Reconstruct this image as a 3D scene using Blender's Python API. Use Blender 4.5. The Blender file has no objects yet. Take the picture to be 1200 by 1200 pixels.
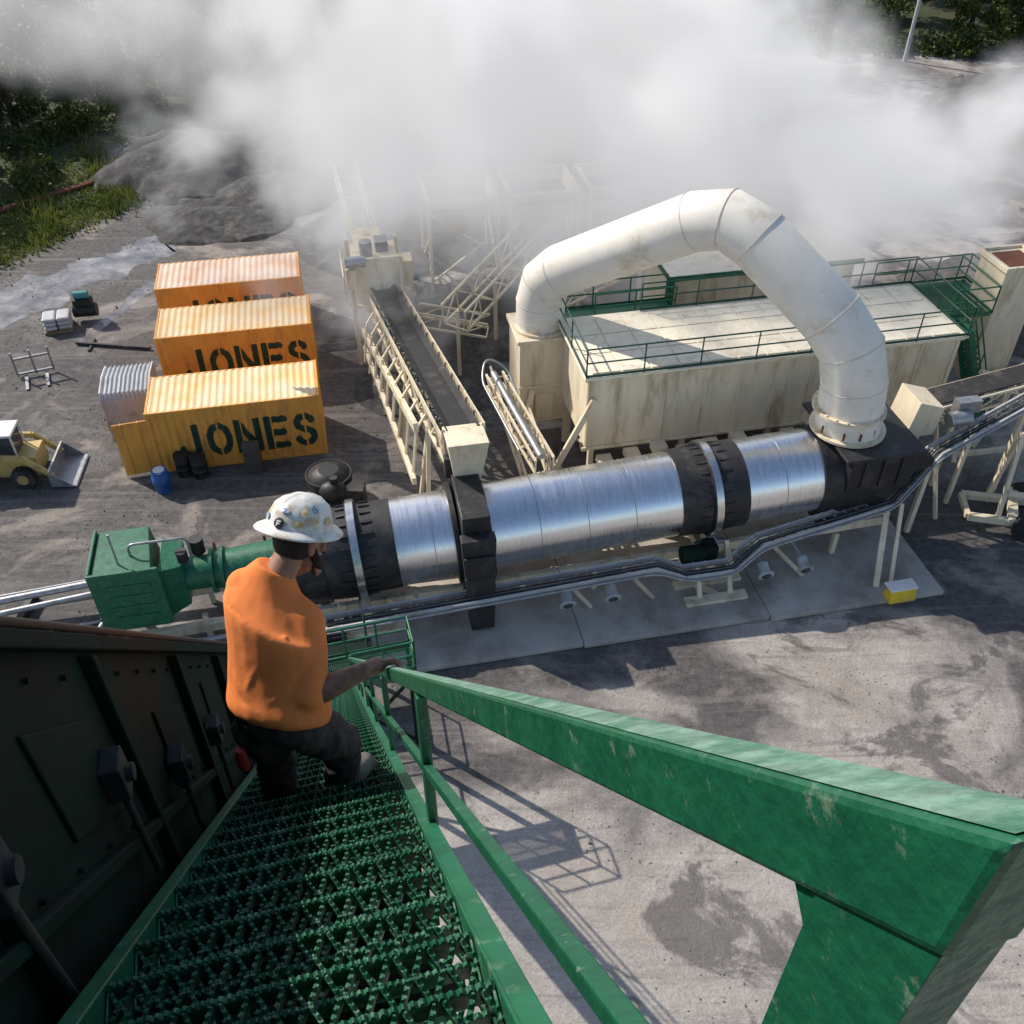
import bpy, bmesh, math, random
from mathutils import Vector, Matrix, Euler, noise as mnoise
random.seed(7)
R=math.radians
scene=bpy.context.scene
H=21.8
# ------------------------------------------------------------ materials
def mk(name,col,rough=.6,metal=0.,var=.25,scale=3.,dirt_or_glint=None,damt=0.,dscale=1.5,bump=.0,bscale=30.,stretch=(1,1,1),coord='Object',spec=.5):
    m=bpy.data.materials.new(name); m.use_nodes=True
    nt=m.node_tree; N=nt.nodes; L=nt.links
    b=N['Principled BSDF']; b.inputs['Specular IOR Level'].default_value=spec
    tc=N.new('ShaderNodeTexCoord'); mp=N.new('ShaderNodeMapping'); mp.inputs['Scale'].default_value=stretch
    L.new(tc.outputs[coord],mp.inputs[0])
    n=N.new('ShaderNodeTexNoise'); n.inputs['Scale'].default_value=scale; n.inputs['Detail'].default_value=4; n.inputs['Roughness'].default_value=.65
    L.new(mp.outputs[0],n.inputs['Vector'])
    r=N.new('ShaderNodeValToRGB'); r.color_ramp.elements[0].position=.3; r.color_ramp.elements[1].position=.7
    c=Vector(col)
    r.color_ramp.elements[0].color=(*(c*(1-var)),1); r.color_ramp.elements[1].color=(*(c*(1+var*.6)),1)
    L.new(n.outputs[0],r.inputs[0]); out=r.outputs[0]
    if dirt_or_glint:
        n2=N.new('ShaderNodeTexNoise'); n2.inputs['Scale'].default_value=dscale; n2.inputs['Detail'].default_value=6; n2.inputs['Roughness'].default_value=.7
        L.new(mp.outputs[0],n2.inputs['Vector'])
        r2=N.new('ShaderNodeValToRGB'); r2.color_ramp.elements[0].position=.62-damt*.35; r2.color_ramp.elements[1].position=.72-damt*.1
        L.new(n2.outputs[0],r2.inputs[0])
        mx=N.new('ShaderNodeMixRGB'); L.new(r2.outputs[0],mx.inputs[0]); L.new(out,mx.inputs[1]); mx.inputs[2].default_value=(*dirt_or_glint,1)
        out=mx.outputs[0]
    L.new(out,b.inputs['Base Color'])
    mr=N.new('ShaderNodeMapRange'); mr.inputs[3].default_value=max(.03,rough-.12); mr.inputs[4].default_value=min(1,rough+.15)
    L.new(n.outputs[0],mr.inputs[0]); L.new(mr.outputs[0],b.inputs['Roughness'])
    b.inputs['Metallic'].default_value=metal
    if bump:
        n3=N.new('ShaderNodeTexNoise'); n3.inputs['Scale'].default_value=bscale; n3.inputs['Detail'].default_value=4
        L.new(mp.outputs[0],n3.inputs['Vector'])
        bp=N.new('ShaderNodeBump'); bp.inputs['Strength'].default_value=bump; bp.inputs['Distance'].default_value=.02
        L.new(n3.outputs[0],bp.inputs['Height']); L.new(bp.outputs[0],b.inputs['Normal'])
    return m
GREEN=mk('green_paint',(.010,.125,.060),.42,var=.3,scale=5,dirt_or_glint=(.13,.24,.17),damt=.14,dscale=11,bump=.12,bscale=25)
TREADG=mk('green_tread_paint',(.009,.12,.055),.40,var=.4,scale=9,dirt_or_glint=(.16,.30,.21),damt=.40,dscale=25,bump=.1,bscale=40)  # pale green flecks are highlights on the tread edges painted into the colour
RAILG=mk('green_rail_paint',(.008,.105,.052),.40,var=.25,scale=12,dirt_or_glint=(.18,.24,.18),damt=.06,dscale=34,bump=.2,bscale=60)
GREENR=mk('green_railing_dark',(.008,.07,.045),.5)
GREEND=mk('green_paint_dark',(.003,.020,.012),.75,var=.5,scale=3,dirt_or_glint=(.006,.008,.006),damt=.4,dscale=2,bump=.1,bscale=15,spec=.2)
CREAM=mk('cream_paint',(.77,.67,.49),.55,var=.14,scale=1.2,dirt_or_glint=(.44,.33,.20),damt=.30,dscale=1.1,bump=.05,bscale=8,stretch=(1.3,1.3,.3))
CREAMR=mk('cream_roof',(.84,.77,.62),.55,var=.1,scale=2,dirt_or_glint=(.58,.49,.36),damt=.24,dscale=2.2)
DUCT=mk('duct_white',(.80,.75,.66),.5,var=.08,scale=1.3,dirt_or_glint=(.62,.53,.40),damt=.22,dscale=1.1,bump=.03,bscale=3)
STEEL=mk('drum_steel',(.82,.83,.85),.27,metal=1.,var=.06,scale=3,stretch=(4.0,.3,.3),dirt_or_glint=(.62,.60,.57),damt=.12,dscale=2.5)
RING=mk('machined_ring',(.65,.65,.65),.25,metal=1.,var=.1)
BLACK=mk('black_iron',(.018,.018,.02),.55,var=.4,scale=4,dirt_or_glint=(.07,.06,.05),damt=.3,bump=.1)
RUBBER=mk('rubber',(.022,.022,.022),.8,var=.3,scale=8,dirt_or_glint=(.08,.07,.06),damt=.3)
GALV=mk('galvanised',(.36,.37,.38),.4,metal=.6,var=.3,scale=4)
GREY=mk('pale_grey_sheet',(.48,.49,.50),.5,var=.2,scale=3,dirt_or_glint=(.28,.26,.23),damt=.3)
CABLE=mk('grey_cable',(.16,.155,.15),.6,var=.3,scale=3)
ORANGE=mk('container_orange',(.84,.38,.065),.5,var=.12,scale=2,dirt_or_glint=(.48,.22,.07),damt=.32,dscale=1.5,stretch=(1.2,1.2,.35))
ORROOF=mk('container_roof',(.88,.54,.22),.6,var=.15,scale=.8,dirt_or_glint=(.8,.64,.43),damt=.7,dscale=.9)
ROOF1=mk('container_roof_faded',(.80,.47,.30),.6,var=.2,scale=.8,dirt_or_glint=(.78,.62,.50),damt=.8,dscale=.9)
INK=mk('dark_green_lettering',(.012,.05,.03),.6,var=.5,scale=6,dirt_or_glint=(.25,.14,.04),damt=.12,dscale=5)
YEL=mk('machine_yellow',(.58,.42,.14),.5,var=.2,dirt_or_glint=(.25,.18,.1),damt=.4)
WHITE=mk('white_paint',(.75,.74,.7),.5,var=.15,scale=3,dirt_or_glint=(.4,.36,.3),damt=.3)
BLUE=mk('blue_plastic',(.02,.11,.36),.4)
TEAL=mk('teal_paint',(.05,.25,.25),.5)
RED=mk('red_paint',(.42,.03,.02),.5)
CONC=mk('concrete',(.46,.42,.375),.8,var=.22,scale=.6,dirt_or_glint=(.24,.205,.17),damt=.45,dscale=.4,bump=.2,bscale=12)
GRAVEL=mk('gravel',(.06,.057,.056),.95,var=.6,scale=4,dirt_or_glint=(.13,.12,.11),damt=.35,dscale=1.2,bump=1,bscale=9)
RUST=mk('rust',(.16,.055,.025),.8,var=.4)
BARK=mk('bark',(.06,.045,.03),.9,bump=.5)
GLASSB=mk('lens_glass',(.05,.06,.07),.1)
# ------------------------------------------------------------ frames / builders
class Root:
    def __init__(s,name,ang=0,base=(0,0,0),org=(0,0,0)):
        s.o=Vector(org); e=bpy.data.objects.new(name,None); bpy.context.collection.objects.link(e)
        e.empty_display_size=.5
        rm=Matrix.Rotation(ang,4,'Z'); e.location=Vector(base)+rm@s.o; e.rotation_euler=(0,0,ang); s.e=e
PA=R(11.5); SA=R(15.25)
def PR(name,org): return Root(name,PA,(0,0,0),org)
def SR(name,org): return Root(name,SA,(0,0,H),org)
def WR(name,org,ang=0): return Root(name,ang,org,(0,0,0))
def fr(d,up=(0,0,1)):
    d=Vector(d).normalized(); u=Vector(up)
    if abs(d.dot(u))>.98: u=Vector((0,1,0))
    x=d.cross(u).normalized(); y=x.cross(d).normalized(); return x,d,y
class Part:
    def __init__(s,name,mat,root,smooth=False,bevel=0.):
        s.n=name;s.m=mat if isinstance(mat,list) else [mat];s.r=root;s.bm=bmesh.new();s.sm=smooth;s.bv=bevel
    def hexa(s,P,mi=0):
        o=s.r.o; v=[s.bm.verts.new(Vector(p)-o) for p in P]
        for f in ((0,3,2,1),(4,5,6,7),(0,1,5,4),(1,2,6,5),(2,3,7,6),(3,0,4,7)):
            s.bm.faces.new([v[i] for i in f]).material_index=mi
        return s
    def box(s,c,sz,rz=0,mi=0):
        c=Vector(c);a,b,h=[k/2 for k in sz];m=Matrix.Rotation(rz,3,'Z')
        return s.hexa([c+m@Vector(p) for p in ((-a,-b,-h),(a,-b,-h),(a,b,-h),(-a,b,-h),(-a,-b,h),(a,-b,h),(a,b,h),(-a,b,h))],mi)
    def bx(s,x0,x1,y0,y1,z0,z1,mi=0): return s.box(((x0+x1)/2,(y0+y1)/2,(z0+z1)/2),(x1-x0,y1-y0,z1-z0),0,mi)
    def beam(s,p,q,w,h=None,up=(0,0,1),mi=0):
        h=h or w;p=Vector(p);q=Vector(q);x,d,y=fr(q-p,up);x=x*w/2;y=y*h/2
        return s.hexa([p-x-y,p+x-y,q+x-y,q-x-y,p-x+y,p+x+y,q+x+y,q-x+y],mi)
    def tube(s,pts,r,n=12,cap=True,mi=0,weld=False):
        pts=[Vector(p) for p in pts]; k=len(pts)
        rs=r if isinstance(r,(list,tuple)) else [r]*k
        ref=None;rings=[]
        for i,p in enumerate(pts):
            if i==0:d=pts[1]-p
            elif i==k-1:d=p-pts[i-1]
            else:d=(p-pts[i-1]).normalized()+(pts[i+1]-p).normalized()
            d.normalize()
            if ref is None: x,_,ref=fr(d)
            ref=(ref-d*ref.dot(d)).normalized(); x=d.cross(ref)
            rr=rs[i]
            rx,ry=(rr if isinstance(rr,(list,tuple)) else (rr,rr))
            rings.append([s.bm.verts.new(p-s.r.o+x*math.cos(2*math.pi*j/n)*rx+ref*math.sin(2*math.pi*j/n)*ry) for j in range(n)])
        for A,B in zip(rings,rings[1:]):
            for j in range(n):
                f=s.bm.faces.new((A[j],A[(j+1)%n],B[(j+1)%n],B[j]));f.material_index=mi;f.smooth=True
        if cap:
            if weld: c0,c1=rings[0],rings[-1]
            else: c0=[s.bm.verts.new(v.co) for v in rings[0]];c1=[s.bm.verts.new(v.co) for v in rings[-1]]
            s.bm.faces.new(c0[::-1]).material_index=mi; s.bm.faces.new(c1).material_index=mi
        return s
    def cyl(s,p,q,r,r2=None,n=20,mi=0,weld=False): return s.tube([p,q],[r,r if r2 is None else r2],n,True,mi,weld)
    def poly(s,P,mi=0):
        s.bm.faces.new([s.bm.verts.new(Vector(p)-s.r.o) for p in P]).material_index=mi;return s
    def sph(s,c,rad,n=16,M=None):
        c=Vector(c)-s.r.o; rad=rad if isinstance(rad,(list,tuple)) else (rad,)*3
        mm=Matrix.Translation(c)@((M.to_4x4()) if M else Matrix.Identity(4))@Matrix.Diagonal((*rad,1))
        g=bmesh.ops.create_uvsphere(s.bm,u_segments=n,v_segments=max(6,n*2//3),radius=1,matrix=mm)
        for v in g['verts']:
            for f in v.link_faces:f.smooth=True
        return s
    def rail(s,pts,h=1.05,r=.022,step=1.2,kick=True):
        for p,q in zip(pts,pts[1:]):
            p=Vector(p);q=Vector(q);n=max(1,int((q-p).length/step))
            for i in range(n+1):
                a=p.lerp(q,i/n); s.tube([a,a+Vector((0,0,h))],r,6)
            for hh in (h,h*.52): s.tube([p+Vector((0,0,hh)),q+Vector((0,0,hh))],r,6)
            if kick: s.beam(p+Vector((0,0,.06)),q+Vector((0,0,.06)),.01,.1)
        return s
    def truss(s,p,q,w,h,step=1.,b=.09):
        p=Vector(p);q=Vector(q);x,d,y=fr(q-p);L=(q-p).length;n=max(1,int(L/step))
        for sx in(-1,1):
            for sy in(0,-1):
                o=x*sx*w/2+y*sy*h; s.beam(p+o,q+o,b,b)
            for i in range(n):
                a=p.lerp(q,i/n)+x*sx*w/2;c=p.lerp(q,(i+1)/n)+x*sx*w/2
                s.beam(a,a-y*h,b*.6); s.beam(*( (a,c-y*h) if i%2 else (a-y*h,c)),b*.6)
        for i in range(n+1):
            a=p.lerp(q,i/n)-y*h; s.beam(a-x*w/2,a+x*w/2,b*.6)
        return s
    def done(s):
        me=bpy.data.meshes.new(s.n); bmesh.ops.recalc_face_normals(s.bm,faces=s.bm.faces); s.bm.to_mesh(me); s.bm.free()
        for m in s.m: me.materials.append(m)
        ob=bpy.data.objects.new(s.n,me); bpy.context.collection.objects.link(ob); ob.parent=s.r.e
        if s.sm:
            for p in me.polygons:p.use_smooth=True
        if s.bv:
            b=ob.modifiers.new('b','BEVEL');b.width=s.bv;b.segments=2;b.limit_method='ANGLE';b.angle_limit=R(50)
        return ob
def fillet(pts,rad,n=4):
    pts=[Vector(p) for p in pts];out=[pts[0]]
    for i in range(1,len(pts)-1):
        a,b,c=pts[i-1],pts[i],pts[i+1];d1=(a-b).normalized();d2=(c-b).normalized()
        r=min(rad,(a-b).length*.48,(c-b).length*.48)
        for k in range(n+1):
            t=k/n; out.append((b+d1*r)*(1-t)**2+b*2*t*(1-t)+(b+d2*r)*t*t)
    out.append(pts[-1]);return out
def meshobj(name,verts,faces,mats,parent=None,smooth=False,loc=(0,0,0)):
    me=bpy.data.meshes.new(name);me.from_pydata(verts,[],faces);me.update()
    for m in mats:me.materials.append(m)
    if smooth:
        for p in me.polygons:p.use_smooth=True
    o=bpy.data.objects.new(name,me);bpy.context.collection.objects.link(o);o.location=loc
    if parent:o.parent=parent
    return o
# ------------------------------------------------------------ camera, light, world
cam=bpy.data.cameras.new('camera');co=bpy.data.objects.new('camera',cam);bpy.context.collection.objects.link(co)
co.location=(0,0,H);co.rotation_euler=(R(90-40.8),0,0);cam.sensor_width=36;cam.lens=33.69;cam.clip_start=.05;cam.clip_end=3000
scene.camera=co
SUN=Vector((-.84,.54,0)).normalized()*math.cos(R(40))+Vector((0,0,math.sin(R(40))))
sl=bpy.data.lights.new('sun','SUN');sl.energy=5.0;sl.angle=R(.5);sl.color=(1,.92,.81)
so=bpy.data.objects.new('sun',sl);bpy.context.collection.objects.link(so);so.rotation_euler=SUN.to_track_quat('Z','Y').to_euler();so.location=(-30,30,40)
w=bpy.data.worlds.new('World');scene.world=w;w.use_nodes=True
nt=w.node_tree;sk=nt.nodes.new('ShaderNodeTexSky');sk.sky_type='NISHITA';sk.sun_disc=False;sk.sun_elevation=R(40);sk.sun_rotation=math.atan2(SUN.x,SUN.y)
bg=nt.nodes['Background'];bg.inputs[1].default_value=.15;nt.links.new(sk.outputs[0],bg.inputs[0])
scene.view_settings.view_transform='Standard'
# ------------------------------------------------------------ ground
def ground_mat():
    m=bpy.data.materials.new('ground');m.use_nodes=True;nt=m.node_tree;N=nt.nodes;L=nt.links;b=N['Principled BSDF']
    g=N.new('ShaderNodeNewGeometry')
    def noise(sc,det=6,ro=.6,dist=0,st=(1,1,1),rot=0,loc=(0,0,0)):
        mp=N.new('ShaderNodeMapping');mp.inputs['Scale'].default_value=st;mp.inputs['Rotation'].default_value=(0,0,rot);mp.inputs['Location'].default_value=loc;L.new(g.outputs['Position'],mp.inputs[0])
        n=N.new('ShaderNodeTexNoise');n.inputs['Scale'].default_value=sc;n.inputs['Detail'].default_value=det;n.inputs['Roughness'].default_value=ro;n.inputs['Distortion'].default_value=dist
        L.new(mp.outputs[0],n.inputs['Vector']);return n.outputs[0]
    def ramp(src,a,c,ca=(0,0,0),cb=(1,1,1)):
        r=N.new('ShaderNodeValToRGB');r.color_ramp.elements[0].position=a;r.color_ramp.elements[1].position=c
        r.color_ramp.elements[0].color=(*ca,1);r.color_ramp.elements[1].color=(*cb,1);L.new(src,r.inputs[0]);return r.outputs[0]
    def mix(f,a,c,bt='MIX'):
        x=N.new('ShaderNodeMixRGB');x.blend_type=bt
        for i,v in enumerate((f,a,c)):
            if isinstance(v,(int,float)):x.inputs[i].default_value=v
            elif isinstance(v,tuple):x.inputs[i].default_value=(*v,1)
            else:L.new(v,x.inputs[i])
        return x.outputs[0]
    def math_(op,a,c):
        x=N.new('ShaderNodeMath');x.operation=op
        for i,v in enumerate((a,c)):
            if isinstance(v,(int,float)):x.inputs[i].default_value=v
            else:L.new(v,x.inputs[i])
        return x.outputs[0]
    fine=noise(4,7,.7)
    dark=ramp(fine,.3,.7,(.050,.046,.046),(.155,.142,.136))
    light=ramp(noise(1.2,8,.75),.3,.7,(.32,.285,.26),(.52,.475,.43))
    sep=N.new('ShaderNodeSeparateXYZ');L.new(g.outputs['Position'],sep.inputs[0])
    big=noise(.16,7,.62,.6)
    # the paved yard under the silo is pale concrete, the aggregate yard beyond it is dark
    mr=N.new('ShaderNodeMapRange');mr.inputs[1].default_value=9.5;mr.inputs[2].default_value=18;mr.inputs[3].default_value=.26;mr.inputs[4].default_value=-.05
    L.new(sep.outputs[1],mr.inputs[0])
    mrx=N.new('ShaderNodeMapRange');mrx.inputs[1].default_value=-2;mrx.inputs[2].default_value=9;mrx.inputs[3].default_value=-.05;mrx.inputs[4].default_value=.04
    L.new(sep.outputs[0],mrx.inputs[0])
    mask=ramp(math_('ADD',math_('ADD',big,mr.outputs[0]),mrx.outputs[0]),.46,.60)
    col=mix(mask,dark,light)
    tr=ramp(noise(1.1,6,.65,1.4,(.12,1.3,1),R(-22)),.52,.66)
    col=mix(math_('MULTIPLY',tr,.45),col,(.29,.265,.24))
    tr2=ramp(noise(1.3,6,.65,1.2,(.16,1.6,1),R(33)),.55,.66)
    col=mix(math_('MULTIPLY',tr2,.4),col,(.08,.073,.072))
    dust=ramp(noise(.24,8,.66,.5,loc=(4.3,1.7,0)),.55,.63)
    col=mix(math_('MULTIPLY',dust,.6),col,(.40,.345,.29))
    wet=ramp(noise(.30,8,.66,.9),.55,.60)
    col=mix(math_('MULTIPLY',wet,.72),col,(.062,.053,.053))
    grit=ramp(noise(14,5,.8),.35,.7,(.72,)*3,(1.2,)*3)
    col=mix(1.0,col,grit,'MULTIPLY')
    L.new(col,b.inputs['Base Color'])
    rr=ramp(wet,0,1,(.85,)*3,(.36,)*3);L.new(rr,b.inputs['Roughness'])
    bp=N.new('ShaderNodeBump');bp.inputs['Strength'].default_value=.7;bp.inputs['Distance'].default_value=.09;L.new(noise(4,8,.8),bp.inputs['Height']);L.new(bp.outputs[0],b.inputs['Normal'])
    return m
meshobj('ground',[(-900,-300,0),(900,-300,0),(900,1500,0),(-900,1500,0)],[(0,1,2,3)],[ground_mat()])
def strip(name,pts,mat,z):
    n=len(pts);return meshobj(name,[(x,y,z) for x,y in pts],[tuple(range(n))],[mat])
WET=mk('wet_mud',(.30,.29,.28),.10,var=.5,scale=1.0,dirt_or_glint=(.09,.08,.075),damt=.6,dscale=.7,bump=.15,bscale=1.5)
def blobstrip(name,c,wd,mat,z,seed):
    random.seed(seed);Lf=[];Rt=[];wa=wb=1.
    for i in range(len(c)-1):
        a=Vector(c[i]);b2=Vector(c[i+1]);d=(b2-a).normalized();nn=Vector((-d.y,d.x))
        for k in range(20):
            wa=max(.3,min(1.6,wa+random.gauss(0,.17)));wb=max(.3,min(1.6,wb+random.gauss(0,.17)))
            p=a.lerp(b2,k/20);Lf.append(p+nn*wd*wa);Rt.append(p-nn*wd*wb)
    vs=[(p.x,p.y,z) for p in Lf]+[(p.x,p.y,z) for p in Rt];n=len(Lf)
    return meshobj(name,vs,[(i,i+1,n+i+1,n+i) for i in range(n-1)],[mat])
blobstrip('wet_road',[(-29,28),(-24.5,35.5),(-21.5,41.5),(-18,46.5),(-12,51),(-4,57)],1.7,WET,.004,3)
blobstrip('puddle',[(-18.8,36.5),(-17,42.5)],.35,WET,.004,5)
blobstrip('puddle',[(20,60),(30,71),(48,76),(70,78)],1.6,WET,.004,4)
GRASSM=mk('grass_soil',(.035,.055,.015),.9,var=.6,scale=.5,dirt_or_glint=(.06,.055,.025),damt=.5,dscale=.3,bump=.8,bscale=4)
gv=[(-300,20),(-40,24),(-27,41),(-25,44.5),(-21,51),(-17.5,58.5),(-10,68),(0,76),(14,80),(26,80),(60,82),(300,80),(300,700),(-300,700)]
strip('grass_field',gv,GRASSM,.008)
# ------------------------------------------------------------ vegetation
def leaf_mat(name,c1,c2):
    m=bpy.data.materials.new(name);m.use_nodes=True;nt=m.node_tree;N=nt.nodes;L=nt.links;b=N['Principled BSDF']
    g=N.new('ShaderNodeNewGeometry');n=N.new('ShaderNodeTexNoise');n.inputs['Scale'].default_value=.6;n.inputs['Detail'].default_value=4;L.new(g.outputs['Position'],n.inputs['Vector'])
    r=N.new('ShaderNodeValToRGB');r.color_ramp.elements[0].position=.35;r.color_ramp.elements[1].position=.68;r.color_ramp.elements[0].color=(*c1,1);r.color_ramp.elements[1].color=(*c2,1)
    L.new(n.outputs[0],r.inputs[0]);L.new(r.outputs[0],b.inputs['Base Color']);b.inputs['Roughness'].default_value=.6
    t=N.new('ShaderNodeBsdfTranslucent');L.new(r.outputs[0],t.inputs[0]);mx=N.new('ShaderNodeMixShader');mx.inputs[0].default_value=.35
    L.new(b.outputs[0],mx.inputs[1]);L.new(t.outputs[0],mx.inputs[2]);L.new(mx.outputs[0],N['Material Output'].inputs[0]);return m
LEAF=leaf_mat('leaves',(.022,.048,.009),(.12,.155,.025))
BLADE=leaf_mat('grass_blades',(.05,.08,.014),(.18,.20,.04))
def rv(): 
    while True:
        v=Vector((random.uniform(-1,1),random.uniform(-1,1),random.uniform(-1,1)))
        if v.length<1:return v
def crown(seed,Ht,Rc,nl=6500,ls=.34):
    random.seed(seed);vs=[];fs=[];cl=[]
    for i in range(44):
        v=rv();z=Ht*.52+v.z*Ht*.44;k=1-.35*max(0,v.z)
        cl.append((Vector((v.x*Rc*k,v.y*Rc*k,z)),random.uniform(.5,1.1)*Rc*.33))
    for i in range(nl):
        c,r=random.choice(cl);d=rv().normalized()*r*random.uniform(.6,1.05);d.z*=.75;p=c+d
        a=rv().normalized();b=a.cross(rv().normalized());
        if b.length<.05:continue
        b.normalize();s=ls*random.uniform(.6,1.3);k=len(vs)
        vs+= [p-a*s*.5,p+b*s*.32,p+a*s*.5,p-b*s*.32];fs.append((k,k+1,k+2,k+3))
    return vs,fs,cl
def treemesh(seed,Ht,Rc):
    vs,fs,cl=crown(seed,Ht,Rc)
    me=bpy.data.meshes.new('crown');me.from_pydata([tuple(v) for v in vs],[],fs);me.materials.append(LEAF)
    class D:o=Vector((0,0,0));e=None
    P=Part('trunk',BARK,D);P.tube([(0,0,0),(.1,.05,Ht*.3),(0,.15,Ht*.75)],[.28,.2,.06],8)
    for c,r in cl[:12]: P.tube([(0.05,.05,Ht*random.uniform(.22,.45)),c.lerp(Vector((0,0,c.z)),.4)-Vector((0,0,.3)),c],[.1,.06,.02],6)
    tm=bpy.data.meshes.new('trunk');P.bm.to_mesh(tm);P.bm.free();tm.materials.append(BARK);return me,tm
TM=[treemesh(1,11,3.8),treemesh(2,9,3.6),treemesh(3,13,4.2)]
def tree(x,y,k,sc,rz):
    e=bpy.data.objects.new('deciduous_tree',None);bpy.context.collection.objects.link(e);e.location=(x,y,0);e.rotation_euler=(0,0,rz);e.scale=(sc,)*3
    for me,n in zip(TM[k],('crown','trunk')):
        o=bpy.data.objects.new(n,me);bpy.context.collection.objects.link(o);o.parent=e
random.seed(11)
for x,y in [(-35,57),(-32,63),(-28,68),(-38,66),(-33,73),(-25,76),(-41,56),(-21,82),(-44,62),(-15,86),(-29,83),(-8,90),(-36,52),(-23,70),(-18,76),(-41,74),(-36,80)]:
    tree(x,y,random.randrange(3),random.uniform(.75,1.1),random.random()*6)
for x,y in [(25,90),(30,84),(36,82),(41,85),(46,81),(33,90),(52,86),(22,99),(40,92),(58,82),(47,92),(28,92),(53,95),(36,98),(63,90)]:
    tree(x,y,random.randrange(3),random.uniform(.7,1.0),random.random()*6)
def leafmass(name,n,fn,s0,s1):
    vs=[];fs=[]
    for i in range(n):
        p=fn();a=rv().normalized();b=a.cross(rv()).normalized();s=random.uniform(s0,s1);k=len(vs)
        vs+=[tuple(p-a*s*.5),tuple(p+b*s*.35),tuple(p+a*s*.5),tuple(p-b*s*.35)];fs.append((k,k+1,k+2,k+3))
    meshobj(name,vs,fs,[LEAF])
random.seed(5)
def far():
    x=random.uniform(-130,130);y=112+random.gauss(0,4)+8*math.sin(x*.07);hh=7+3*math.sin(x*.31)+2*math.sin(x*.83+1)
    return Vector((x,y,hh*(random.random()**.6)+.2))
leafmass('distant_tree_line',26000,far,.5,1.1)
BC=[]
for i in range(90):
    if i%2: t=random.random();BC.append((Vector((-33+18*t+random.gauss(0,2.5)-2,51+26*t+random.gauss(0,2.5)+3,0)),random.uniform(.7,1.7)))
    else: BC.append((Vector((random.uniform(22,66),random.gauss(80.5,1.2),0)),random.uniform(.8,1.9)))
def bush():
    c,r=random.choice(BC);d=rv().normalized()*r*random.uniform(.7,1.05);d.z=abs(d.z);return c+d
leafmass('undergrowth_shrubs',26000,bush,.15,.4)
random.seed(9);vs=[];fs=[]
def verge(u):
    pts=[Vector(p) for p in gv[1:12]];f=u*(len(pts)-1);i=min(int(f),len(pts)-2);return pts[i].lerp(pts[i+1],f-i)
for i in range(26000):
    u=random.random();p=verge(u*.62)
    off=abs(random.gauss(0,5));p=Vector((p.x-off*.85,p.y+off*.5,0))+Vector((random.gauss(0,.5),random.gauss(0,.5),0))
    hh=random.uniform(.12,.4)*(1.6 if math.sin(p.x*1.3+p.y*.7)>.3 else .7);a=random.random()*6.28;w_=random.uniform(.04,.10);lean=rv()*.5*hh;k=len(vs)
    dx=math.cos(a)*w_;dy=math.sin(a)*w_
    vs+=[(p.x-dx,p.y-dy,0),(p.x+dx,p.y+dy,0),(p.x+lean.x,p.y+lean.y,hh)];fs.append((k,k+1,k+2))
meshobj('long_grass',vs,fs,[BLADE])
random.seed(21);vs=[];fs=[]
i=0
while i<2600:
    if i%4==0: x=random.uniform(-3,16);y=random.uniform(6,19)
    else: x=random.uniform(-24,0);y=random.uniform(17,50)
    if mnoise.noise(Vector((x*.35,y*.35,3)))<.08+random.random()*.1: 
        if random.random()>.06: continue
    i+=1
    s=random.uniform(.01,.03)*(2.2 if random.random()<.04 else 1)*(1 if y<20 else 1.5);k=len(vs)
    for p in (Vector((1,0,0)),Vector((0,1,0)),Vector((-1,0,0)),Vector((0,-1,0)),Vector((0,0,.9))):
        p=p*s*random.uniform(.7,1.3);vs.append((x+p.x,y+p.y,.01+p.z))
    for f in((0,1,4),(1,2,4),(2,3,4),(3,0,4)):fs.append(tuple(k+j for j in f))
meshobj('loose_stones',vs,fs,[mk('stone',(.18,.165,.155),.9,var=.5,scale=.8)])
# ------------------------------------------------------------ gravel piles
def pile(name,x,y,r,h,seed,mat=GRAVEL,sx=1.):
    n=70;vs=[];fs=[];o=Vector((seed*7.3,seed*3.1,0))
    for i in range(n+1):
        for j in range(n+1):
            a=(i/n*2-1);b=(j/n*2-1);d=math.hypot(a,b);p=Vector((a*r*sx,b*r,0))
            dd=d+.38*mnoise.noise(p*.28+o)+.12*mnoise.noise(p*.9+o)
            t=max(0,1-dd)
            z=t**.85*h+(.10*mnoise.noise(p*1.5+o)+.05*mnoise.noise(p*3.7+o))*min(1,t*5)*min(1,h)-(.03 if t<=0 or d>.97 else 0)
            if d>.97:z=-.03
            vs.append((p.x,p.y,z))
    for i in range(n):
        for j in range(n):
            k=i*(n+1)+j;fs.append((k,k+n+1,k+n+2,k+1))
    return meshobj(name,vs,fs,[mat],smooth=True,loc=(x,y,0))
for a in [(-1.2,38.5,4,1.5,1),(-17.5,57,6,1.9,2),(-11,59,6,2,3),(-15,49.0,2.6,.6,4),(2,50,7,3,5),(38,64,9,4,6),(-5,47,5,1.2,7),(-16.6,48.7,2.6,.8,9),(-14.2,52.5,3.6,1.1,10),(-3.2,33,2.6,.4,11),(24,40,5,2,12)]:
    pile('gravel_pile',*a[:4],a[4],sx=1.3)
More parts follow.
